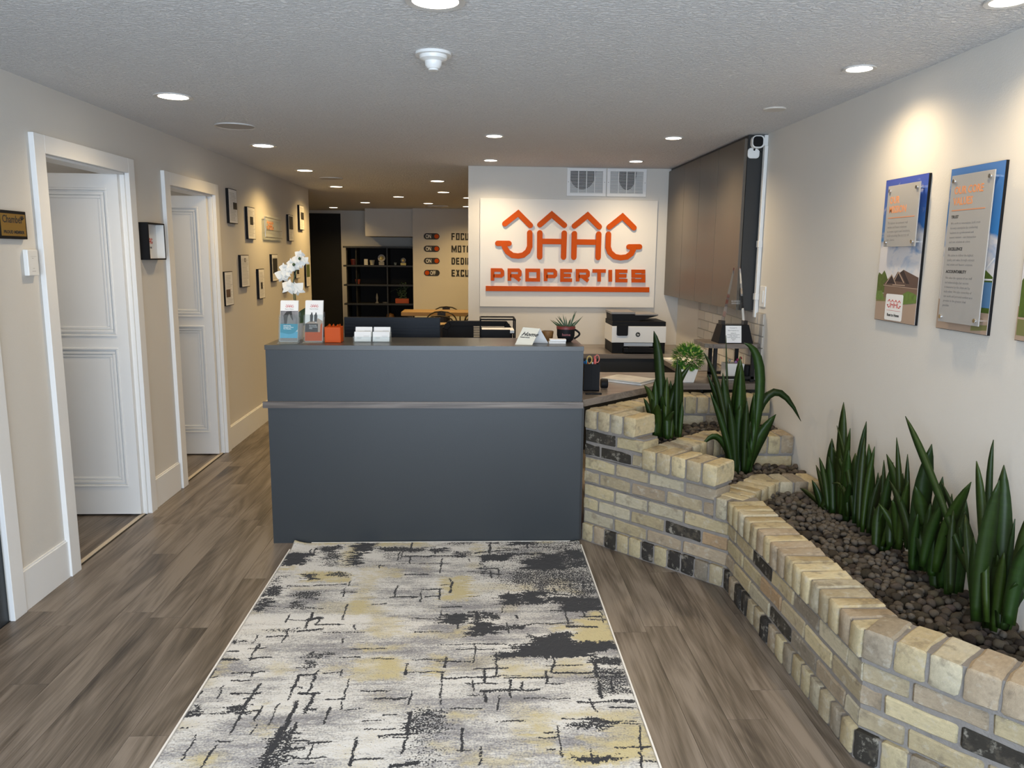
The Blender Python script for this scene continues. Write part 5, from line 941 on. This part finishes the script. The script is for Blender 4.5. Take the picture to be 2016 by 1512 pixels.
# ---------------------------------------------------------------- behind the desk
WZ=.7803
t=thing('monitor','wide dark monitor seen from behind with a ribbed back','monitor',(-.505,4.6,WZ)); x0,x1=-.79,-.222
MB().box(x0,x1,4.585,4.61,.82,1.166).build('casing',m_navy,t,bevel=.003)
q=MB()
for k in range(17): q.box(x0+.006,x1-.006,4.580,4.586,.835+k*.0195,.844+k*.0195)
q.build('ribs',m_navy,t,kind='stuff'); MB().box(-.53,-.48,4.60,4.63,.79,1.0).build('neck',m_black,t); MB().box(-.61,-.40,4.57,4.74,WZ,.792).build('foot',m_black,t)
t=thing('office_chair','black mesh-back office chair behind the right half of the desk','chair',(.0,5.45,0)); yb=5.10
bk=frame((0,yb,.0),(1,0,0),(0,0,1)); z0,z1=.58,1.10; X0,X1=-.215,.215
MB(bk).stroke([(X0+.03,z0),(X0,z0+.05),(X0,z1-.05),(X0+.03,z1-.012),(X1-.03,z1-.012),(X1,z1-.05),(X1,z0+.05),(X1-.03,z0)],.035,.03,-.015,closed=True).build('back_frame',m_black,t,bevel=.003)
q=MB()
for k in range(44): zz_=z0+.02+k*.0112; q.box(X0,X1,yb-.002,yb+.002,zz_,zz_+.0052)
q.build('back_mesh',m_blacksoft,t,kind='stuff'); MB().box(X0,X0+.19,yb-.012,yb+.012,.75,1.085).build('lumbar_pad',m_black,t)
MB().box(-.24,.24,yb+.02,yb+.50,.44,.51).build('seat',m_blacksoft,t,bevel=.02); MB().tube([(0,yb+.26,.06),(0,yb+.26,.44)],.028,12).build('gas_column',m_black,t)
for k in range(5):
    a=k*2*math.pi/5; ex,ey=.27*math.cos(a),yb+.26+.27*math.sin(a); MB().tube([(0,yb+.26,.09),(ex,ey,.065)],[.022,.014],8).build('base_leg',m_black,t); MB().lathe([(0,-.012),(.027,-.012),(.027,.012),(0,.012)],14,(ex,ey,.028),Matrix.Rotation(math.radians(90),3,'X')).build('caster',m_black,t)
MB().tube([(0,yb+.02,.62),(0,yb+.06,.5),(0,yb+.2,.45)],.018).build('back_bracket',m_black,t)
t=thing('file_organizer','open black metal desk organizer with papers behind the desk','organizer',(.12,4.62,WZ)); xa,xb_,ya,yb2,zt=.018,.224,4.55,4.75,1.16
q=MB(); r=.005
for X in (xa,xb_):
    for Y in (ya,yb2): q.tube([(X,Y,WZ),(X,Y,zt)],r,6)
    q.tube([(X,ya,zt),(X,yb2,zt)],r,6).tube([(X,ya,.95),(X,yb2,.95)],r,6)
for Y in (ya,yb2): q.tube([(xa,Y,zt),(xb_,Y,zt)],r,6).tube([(xa,Y,.80),(xb_,Y,.80)],r,6)
q.build('frame',m_black,t)
for k,zz_ in enumerate((.80,.90,.99,1.075)): MB().box(xa,xb_,ya,yb2,zz_,zz_+.004).build('tray',m_black,t); MB().box(xa+.01,xb_-.004,ya+.01,yb2-.01,zz_+.004,zz_+.02).build('papers',m_paper,t)
MB().box(xa+.004,xb_-.03,ya-.001,ya+.002,.99,1.10).build('front_panel',m_black,t)
t=thing('pen_holder','black desk pen holder with scissors and pens beside the desk end','pen holder',(.65,4.30,WZ)); x,y=.648,4.31
q=MB(); 
for a,b,c,d in ((-.045,.045,-.045,-.042),(-.045,.045,.042,.045),(-.045,-.042,-.042,.042),(.042,.045,-.042,.042)): q.box(x+a,x+b,y+c,y+d,WZ,WZ+.155)
q.box(x-.045,x+.045,y-.045,y+.045,WZ,WZ+.004).box(x-.0015,x+.0015,y-.0465,y-.044,WZ,WZ+.155); q.build('cup_walls',m_black,t)
def ring(cx,cz,rx,rz,r,mat,nm,tilt=0): MB().tube([(cx+rx*math.cos(a),y+.01,cz+rz*math.sin(a)) for a in [2*math.pi*k/18 for k in range(18)]],r,6,closed=True).build(nm,mat,t,smooth=True)
ring(x-.008,WZ+.172,.014,.021,.004,M('tan_plastic',srgb(200,175,110),.4),'scissor_handle'); ring(x+.036,WZ+.178,.012,.022,.003,M('pink_plastic',srgb(200,120,110),.4),'scissor_handle')
for dx,c,h in ((-.035,(20,90,160),.165),(-.025,(40,150,200),.172),(-.018,(200,90,40),.162),(.018,(210,90,90),.195),(.024,(220,120,110),.18),(.008,(230,230,230),.160)): MB().tube([(x+dx,y,WZ+.01),(x+dx*1.1,y,WZ+h)],.0042,8).build('pen',M('pen_%d'%c[0],srgb(*c),.4),t,smooth=True)
tag(MB().lathe([(0,-.02),(.026,-.02),(.028,-.012),(.028,.012),(.026,.02),(0,.02)],20,(.735,4.36,WZ+.029),Matrix.Rotation(math.radians(90),3,'Y')).build('tape_roll',m_black,smooth=True),'round black tape dispenser roll right of the pen holder','tape dispenser')
tag(MB().box(.60,.69,4.155,4.18,WZ,WZ+.008,).build('marker_pen',m_black,bevel=.002),'black marker lying at the worktop edge before the pen holder','pen')
for k,(z0,mt,l) in enumerate(((0,m_paper,'white magazine at the bottom of the pair on the worktop'),(.010,M('magazine_cover',(.30,.30,.28),.25,col2=(.75,.74,.70),scale=9),'glossy grey and white magazine on top of the pair on the worktop'))):
    o=MB(T(.93,4.62,WZ+z0)@Matrix.Rotation(math.radians(-38-k*3),4,'Z')).box(-.135,.135,-.10,.10,.0003,.009).build('magazine',mt,bevel=.001); tag(o,l,'magazine','magazines on the worktop')
# printer
t=thing('printer','white and black all in one printer on the back worktop','printer',(1.27,6.2,WZ)); px,py=1.058,1.492; yf=5.99
MB().box(px+.006,px+.10,yf+.0,yf+.34,WZ,WZ+.085).box(py-.09,py-.006,yf+.0,yf+.34,WZ,WZ+.085).box(px+.10,py-.09,yf+.12,yf+.34,WZ,WZ+.085).build('base',m_black,t,bevel=.003)
MB().box(px,py,yf-.004,yf+.34,WZ+.085,WZ+.215).build('front_cover',m_white,t,bevel=.004,label='white front cover with a round logo')
MB().box(px+.004,py-.004,yf+.002,yf+.34,WZ+.215,WZ+.252).build('scanner_lid',m_black,t,bevel=.003)
q=MB(); yy0,yy1=yf+.04,yf+.32; za=WZ+.252
q.add([(px+.01,yy0,za),(px+.21,yy0,za),(py-.06,yy0,za+.045),(px+.005,yy0,za+.055),(px+.01,yy1,za),(px+.21,yy1,za),(py-.06,yy1,za+.045),(px+.005,yy1,za+.055)],[(0,1,2,3),(7,6,5,4),(0,4,5,1),(1,5,6,2),(2,6,7,3),(3,7,4,0)]); q.build('document_feeder',m_black,t)
MB().box(px+.0,px+.19,yy0-.004,yy1,za+.055,za+.072).box(px+.19,py-.06,yy0-.004,yy1,za+.046,za+.056).build('feeder_lid',M('grey_plastic',(.22,.21,.20),.35),t,bevel=.002)
fp=frame((0,yf-.004,0),(1,0,0),(0,0,1)); MB(fp).prism(rr(px+.082,WZ+.185,.088,.088,.012),.0,.018).build('touch_screen',m_black,t,bevel=.002)
MB(fp).lathe([(.0155,0),(.0185,0),(.0185,.002),(.0155,.002)],24,(px+.208,WZ+.150,0)).build('logo_ring',m_ink,t)
MB(fp).lathe([(0,0),(.0175,0),(.0175,.0012),(0,.0012)],24,(px+.208,WZ+.150,0)).build('logo_disc',m_ink,t); text('hp',m_white,fp@T(px+.1985,WZ+.1445,.0016),.019,'logo_letters',t,shear=.3,bold=.0003)
MB().box(px+.10,py-.10,yf+.02,yf+.14,WZ+.055,WZ+.08).build('paper_slot',m_white,t); MB().box(px+.09,py-.10,yf-.05,yf+.14,WZ+.012,WZ+.045).box(px+.13,py-.14,yf-.045,yf-.02,WZ+.045,WZ+.06).build('output_tray',m_black,t,bevel=.002)
# pot plant by the counter edge
t=thing('faux_plant','small bushy artificial plant in a white square pot','plant',(1.288,4.60,WZ)); x,y=1.288,4.60
q=MB(); a,b=.033,.052; q.add([(x-a,y-a,WZ),(x+a,y-a,WZ),(x+a,y+a,WZ),(x-a,y+a,WZ),(x-b,y-b,WZ+.085),(x+b,y-b,WZ+.085),(x+b,y+b,WZ+.085),(x-b,y+b,WZ+.085)],[(3,2,1,0),(4,5,6,7),(0,1,5,4),(1,2,6,5),(2,3,7,6),(3,0,4,7)]); q.build('pot',m_white,t,bevel=.003)
rq=random.Random(8); fo=MB(); fp2=MB()
for k in range(950):
    u=rq.random(); th=rq.random()*6.283; ph=math.acos(1-1.85*u); R_=rq.uniform(.45,1)**.5*.088; d=Vector((math.sin(ph)*math.cos(th),math.sin(ph)*math.sin(th),math.cos(ph))); c=Vector((x,y,WZ+.148))+Vector((d.x*R_,d.y*R_,d.z*R_*.92))
    dv=(d+Vector((rq.uniform(-.5,.5),rq.uniform(-.5,.5),rq.uniform(0,.6)))).normalized(); pm=petal_leaf(c,dv,rq.uniform(.020,.032),.011,None,'',None,up=(.3,.2,1) if abs(dv.z)<.9 else (1,0,0),bend=.2); (fp2 if (R_>.078 and rq.random()<.55) else fo).add(pm.v,pm.f)
fo.build('foliage',m_green,t,kind='stuff'); fp2.build('leaf_tips',m_lime,t,label='pale yellow green leaf tips',kind='stuff')
# stand with award
t=thing('plant_stand','small dark wood stand with black legs by the right wall','stand',(1.58,4.66,WZ)); sx0,sx1,sy0,sy1,sz=1.385,1.728,4.56,4.84,1.02
q=MB(); q.prism([(sx0,sy0+.04),(sx0+.05,sy0),(sx1-.03,sy0),(sx1,sy0+.03),(sx1,sy1),(sx0,sy1)],sz-.028,sz); q.build('stand_top',m_counter,t,bevel=.002)
for X in (1.455,1.485,1.655,1.69):
    Y=4.60 if X in (1.455,1.69) else 4.80
    MB().box(X-.010,X+.010,Y-.010,Y+.010,WZ,sz-.028).build('leg',m_blacksoft,t)
MB().box(1.445,1.70,4.59,4.61,WZ+.02,WZ+.035).box(1.475,1.67,4.79,4.81,WZ+.02,WZ+.035).build('stretcher',m_blacksoft,t)
t=thing('glass_award','tall clear glass obelisk award on a black base with white label','award',(1.575,4.67,sz)); x,y=1.573,4.66
def fru(mb,cx,cy,a0,b0,a1,b1,z0,z1,dx=0): mb.add([(cx-a0,cy-b0,z0),(cx+a0,cy-b0,z0),(cx+a0,cy+b0,z0),(cx-a0,cy+b0,z0),(cx+dx-a1,cy-b1,z1),(cx+dx+a1,cy-b1,z1),(cx+dx+a1,cy+b1,z1),(cx+dx-a1,cy+b1,z1)],[(3,2,1,0),(4,5,6,7),(0,1,5,4),(1,2,6,5),(2,3,7,6),(3,0,4,7)]); return mb
fru(MB(),x,y,.108,.075,.083,.055,sz+.0004,sz+.112).build('base',m_black,t,bevel=.002)
fru(MB(),x,y,.066,.030,.017,.017,sz+.1125,sz+.455,dx=.006).build('glass_obelisk',m_crystal,t,label='clear bevelled glass obelisk')
for s in (-1,1): MB().box(x+s*.070-.012,x+s*.070+.012,y-.03,y+.03,sz+.112,sz+.135).build('clamp',m_darkmetal,t)
lf=frame((x-.012,y-.0775,sz+.005),(1,0,0),(0.0,.178,.984)); MB(lf).box(-.052,.045,.0,.104,.0,.0025).build('label_plate',m_paper,t)
text('Presented To\n\nAlpha Properties Inc.\n\nRESULTS\nReal Estate Investment\nClub - Best of\nPerforming Landlord of\nthe Year\n2021',m_ink,lf@T(-.004,.088,.003),.0082,'label_text',t,align='CENTER',depth=.0001)
text('BUSINESS\nAWARDS',m_midink,frame((x-.026,y-.0285,sz+.25),(1,0,0),(0,.05,1)),.013,'engraving',t,depth=.0001)
t=thing('flower_box','white square container with small red and yellow flowers under the stand','container',(1.63,4.72,WZ)); MB().box(1.545,1.665,4.665,4.755,WZ,WZ+.105).build('container',m_white,t,bevel=.003)
for dx,dz,c in ((.03,.135,(150,40,90)),(.045,.125,(220,160,40)),(.02,.12,(170,120,180)),(-.02,.13,(150,150,150)),(.05,.145,(160,30,60))): MB().lathe([(0,-.008),(.009,0),(.006,.010),(0,.012)],10,(1.60+dx,4.70,WZ+dz-.012)).build('flower',M('bloom_%d'%c[0],srgb(*c),.5),t,smooth=True); MB().tube([(1.60+dx,4.70,WZ+.09),(1.60+dx,4.70,WZ+dz-.012)],.002,5).build('stem',m_darkgreen,t)
tag(MB().lathe([(0,0),(.033,0),(.035,.005),(.033,.085),(.030,.095),(0,.095)],18,(1.69,4.68,WZ)).build('black_canister',m_black,smooth=True),'black patterned canister at the right under the stand','canister')
tag(MB(T(1.50,5.55,WZ)@Matrix.Rotation(.3,4,'Z')).box(-.09,.09,-.12,.12,.0003,.012).build('paper_stack',m_paper),'loose stack of white papers beside the printer','papers')
pb=MB(); 
for i in range(9):
    for j in range(7):
        u=i/8;v=j/6; pb.v.append((1.46+.2*u,5.05+.28*v,WZ+.002+.11*math.sin(math.pi*u)*math.sin(math.pi*v)*(1+.3*math.sin(9*u+4*v))))
for i in range(8):
    for j in range(6): a=i*7+j; pb.f.append((a,a+7,a+8,a+1))
pb.f.append(tuple([i*7 for i in range(9)]+[56+j for j in range(1,7)]+[i*7+6 for i in range(7,-1,-1)]+[j for j in range(5,0,-1)]))
tag(pb.build('grey_pouch',M('grey_film',(.22,.21,.22),.3,var=.2),smooth=True),'crumpled grey plastic pouch on the worktop behind the stand','bag')

# ---------------------------------------------------------------- far room
FZ=12.699
GL={'F':[[(1.15,1),(0,1),(0,-.11)],[(.2,.5),(1.05,.5)]],'O':[[(.5,0),(0,0),(0,1),(1,1),(1,0),(.49,0)]],'C':[[(1,.72),(1,1),(0,1),(0,0),(1,0),(1,.28)]],'U':[[(0,1.11),(0,0),(1,0),(1,1.11)]],
 'S':[[(1,.74),(1,1),(0,1),(0,.5),(1,.5),(1,0),(0,0),(0,.26)]],'M':[[(0,-.11),(0,1.11)],[(1,-.11),(1,1.11)],[(.05,1.05),(.5,.15),(.95,1.05)]],'T':[[(-.15,1),(1.15,1)],[(.5,.95),(.5,-.11)]],'I':[[(0,0),(0,1)]],
 'V':[[(0,1.11),(.5,-.05),(1,1.11)]],'A':[[(0,-.11),(.5,1.05),(1,-.11)],[(.2,.3),(.8,.3)]],'N':[[(0,-.11),(0,1.11)],[(1,-.11),(1,1.11)],[(.05,1.05),(.95,-.05)]],'D':[[(0,-.11),(0,1),(.8,1),(1,.8),(1,.2),(.8,0),(.1,0)]],
 'E':[[(1.15,1),(0,1),(0,0),(1.15,0)],[(.2,.5),(1.05,.5)]],'X':[[(0,-.11),(1,1.11)],[(0,1.11),(1,-.11)]]}
TF=lambda x,z: frame((x,FZ,z),(1,0,0),(0,0,1))
for i,(z,on,word) in enumerate(((1.83,1,'FOCUS'),(1.632,1,'MOTIVATION'),(1.437,1,'DEDICATION'),(1.243,0,'EXCUSES'))):
    t=thing('toggle_decal','%s toggle decal %s'%('black pill shaped ON' if on else 'black pill shaped OFF',('beside the word FOCUS','beside the word MOTIVATION','beside the word DEDICATION','lowest, with its orange dot at the left')[i]),'decal',(-.74,FZ,z),0,'toggle decals on the far wall')
    x0,x1=-.872,-.617; F=TF(0,0); MB(F).prism(rr((x0+x1)/2,z,x1-x0,.098,.0488,8),0,.004).build('pill',m_ink,t)
    cx=x1-.048 if on else x0+.050; MB(F).lathe([(0,.004),(.036,.004),(.036,.007),(0,.007)],24,(cx,z,0)).build('dot',m_orange,t)
    text('ON' if on else 'OFF',m_paper,F@T(x0+.030 if on else x0+.100,z-.032,.0042),.092,'toggle_text',t,sx=.62 if on else .55,bold=.002,depth=.001)
    q=MB(F); cx_=-.424
    for ch in word:
        wd_=.018 if ch=='I' else (.085 if ch=='M' else .058)
        for j_,st_ in enumerate(GL[ch]): q.stroke([(cx_+.010+(wd_-.020)*a,z-.045+.090*b) for a,b in st_] if ch!='I' else [(cx_+.009,z-.055),(cx_+.009,z+.055)],.021,.003-.0002*j_,.0008,caps=False)
        cx_+=wd_+.016
    w_=q.build('slogan_word',m_ink); tag(w_,'black block lettering of the word %s on the far wall'%word,'lettering','slogan words on the far wall')
# shelves
t=thing('bookcase','black open bookcase with thick shelves in the back niche','bookcase',(-1.65,13.35,0))
MB().box(-2.20,-1.055,13.58,13.615,0,1.665).build('back_panel',m_blacksoft,t)
for z in (1.665,1.352,1.03,.71,.40): MB().box(-2.255,-1.055,13.16,13.58,z-.028,z).build('shelf',m_cabside,t)
for x in (-2.20,-2.045,-1.525,-1.075): MB().box(x-.010,x+.010,13.19,13.58,0,1.637).build('upright',m_blacksoft if x!=-1.525 else m_cabside,t)
def simple(name,mb,mat,label,cat,grp=None,**k): return tag(mb.build(name,mat,**k),label,cat,grp)
simple('red_pot',MB().lathe([(0,0),(.045,0),(.058,.09),(.055,.095),(0,.09)],16,(-2.10,13.3,1.3525)),M('red_glaze',srgb(75,22,18),.5),'dark red pot on the top shelf at the left','pot',smooth=True)
simple('square_pot',MB().box(-1.92,-1.86,13.26,13.34,1.3525,1.452),M('grey_pot',(.5,.48,.42),.6),'pale square pot on the top shelf, left of the twin','pot')
simple('white_bowl',MB().lathe([(0,0),(.03,0),(.045,.08),(.05,.085),(0,.08)],16,(-1.79,13.3,1.3525)),M('cream_glaze',(.5,.46,.34),.5),'cream bowl with a yellow mark on the top shelf','bowl',smooth=True)
def award(x,z,r,label,bh,bc):
    g=thing('round_award',label,'award',(x,13.3,z),0,'round awards on the top shelf'); MB().box(x-.045,x+.045,13.27,13.33,z,z+bh).build('base',bc,g)
    F=frame((x,13.29,z+bh+r),(1,0,0),(0,0,1)); MB(F).lathe([(r*.55,0),(r*.7,.006),(r,.004),(r,0)],28).build('rim',m_speaker,g,smooth=True); MB(F).lathe([(0,.001),(r*.5,.003),(r*.55,0)],20).build('medallion',m_gold,g)
award(-1.63,1.3525,.062,'large round silver award on the top shelf',.055,m_concrete); award(-1.262,1.3525,.042,'small round award on a gold plate at the right of the top shelf',.042,m_gold)
simple('glass_cup',MB().lathe([(0,0),(.02,0),(.028,.045),(.026,.046),(.018,.004),(0,.004)],16,(-1.40,13.3,1.3525)),M('dull_glass',(.35,.38,.33),.2),'small dull glass cup left of the small award','cup',smooth=True)
t=thing('clay_pot_plant','terracotta pot with thin stems on the second shelf','plant',(-2.03,13.3,1.0305)); MB().lathe([(0,0),(.03,0),(.045,.075),(.042,.08),(0,.07)],16,(-2.04,13.3,1.0305)).build('pot',m_terra,t,smooth=True); MB().tube([(-2.04,13.3,1.1),(-2.06,13.3,1.22)],.002,5).tube([(-2.03,13.3,1.1),(-2.02,13.3,1.2)],.002,5).build('stem',m_darkgreen,t)
t=thing('trailing_plant','leggy trailing plant in an orange brick coloured box','plant',(-1.28,13.3,.7105)); MB().box(-1.40,-1.17,13.22,13.36,.7105,.79).build('box_pot',m_terra,t,bevel=.004)
rq=random.Random(5)
for k in range(9):
    a=(-1.28+rq.uniform(-.06,.06),13.29,.785); b=(a[0]+rq.uniform(-.12,.1),13.27,.92+rq.random()*.18); c=(b[0]+rq.uniform(-.12,.08),13.25,b[2]-rq.uniform(.0,.12)); MB().tube([a,b,c],.002,5).build('stem',m_darkgreen,t)
    for j in range(7): u=j/6; p=(a[0]+(b[0]-a[0])*u+rq.uniform(-.02,.02),13.27,a[2]+(b[2]-a[2])*u); petal_leaf(p,(rq.uniform(-1,1),-.3,rq.uniform(-.3,1)),.035,.018,None,'',None,up=(0,-1,.1)).build('leaf',m_darkgreen,t)
simple('statuette',MB().lathe([(0,0),(.03,0),(.012,.03),(.02,.09),(.01,.15),(0,.17)],12,(-1.72,13.3,.7105)),m_concrete,'small grey statuette on the third shelf','ornament',smooth=True)
simple('small_dish',MB().lathe([(0,0),(.05,0),(.06,.015),(0,.012)],16,(-1.57,13.3,.7105)),m_concrete,'flat grey dish on the third shelf','dish',smooth=True)
simple('wooden_ball',MB().lathe([(0,0),(.05,.01),(.075,.06),(.06,.12),(0,.14)],16,(-1.50,13.3,.4005)),m_bowl,'rounded wooden ornament on the lowest visible shelf','ornament',smooth=True)
# tables
def table(x0,x1,y0,y1,zt,th,label):
    g=thing('dining_table',label,'table',((x0+x1)/2,(y0+y1)/2,0),0,'wooden tables in the back room'); MB().box(x0,x1,y0,y1,zt-th,zt).build('table_top',m_wood,g,bevel=.004)
    for X in (x0+.12,x1-.12):
        for Y in (y0+.08,y1-.08): MB().box(X-.03,X+.03,Y-.03,Y+.03,0,zt-th).build('leg',m_darkmetal,g)
table(-1.05,1.2,10.62,11.15,.755,.055,'thick wooden table further back before the slogan wall'); table(-.66,1.2,8.62,9.0,.755,.045,'nearer wooden table in the back room, half behind the sign wall')
def cafe_chair(x,y,label,rz=0):
    g=thing('cafe_chair',label,'chair',(x,y,0),rz,'metal cafe chairs in the back room'); L=lambda mb,n,m,**k: mb.build(n,m,g,rel=True,**k)
    L(MB().tube([(-.205,.17,.66),(-.19,.185,.70),(-.15,.20,.745),(-.09,.21,.772),(0,.215,.782),(.09,.21,.772),(.15,.20,.745),(.19,.185,.70),(.205,.17,.66),(.205,.16,.45)],.009,8),'back_rail',m_darkmetal)
    L(MB().tube([(-.205,.17,.66),(-.20,.16,.45)],.009,8),'back_post',m_darkmetal); L(MB().box(-.055,.055,.205,.211,.46,.772),'splat',m_darkmetal)
    L(MB().prism(rr(0,0,.38,.36,.06),.44,.455),'seat',m_darkmetal)
    for a,b in ((-1,-1),(1,-1),(-1,1),(1,1)): L(MB().tube([(a*.16,b*.15,.44),(a*.21,b*.20,0)],[.013,.009],6),'leg',m_darkmetal)
for (x,y,rz,l) in ((-.46,11.15,0,'metal cafe chair farthest back, left of the pair across the far table'),(-.485,10.2,0,'metal cafe chair on the near side of the far table'),(-.475,9.4,0,'metal cafe chair between the two wooden tables'),(-.36,8.15,0,'metal cafe chair nearest, mostly hidden by the monitor'),
  (.03,11.15,0,'farthest back cafe chair cut off by the sign wall'),(.03,10.2,0,'cafe chair at the far table cut off by the sign wall'),(.03,9.4,0,'cafe chair between the tables cut off by the sign wall')): cafe_chair(x,y,l,rz)
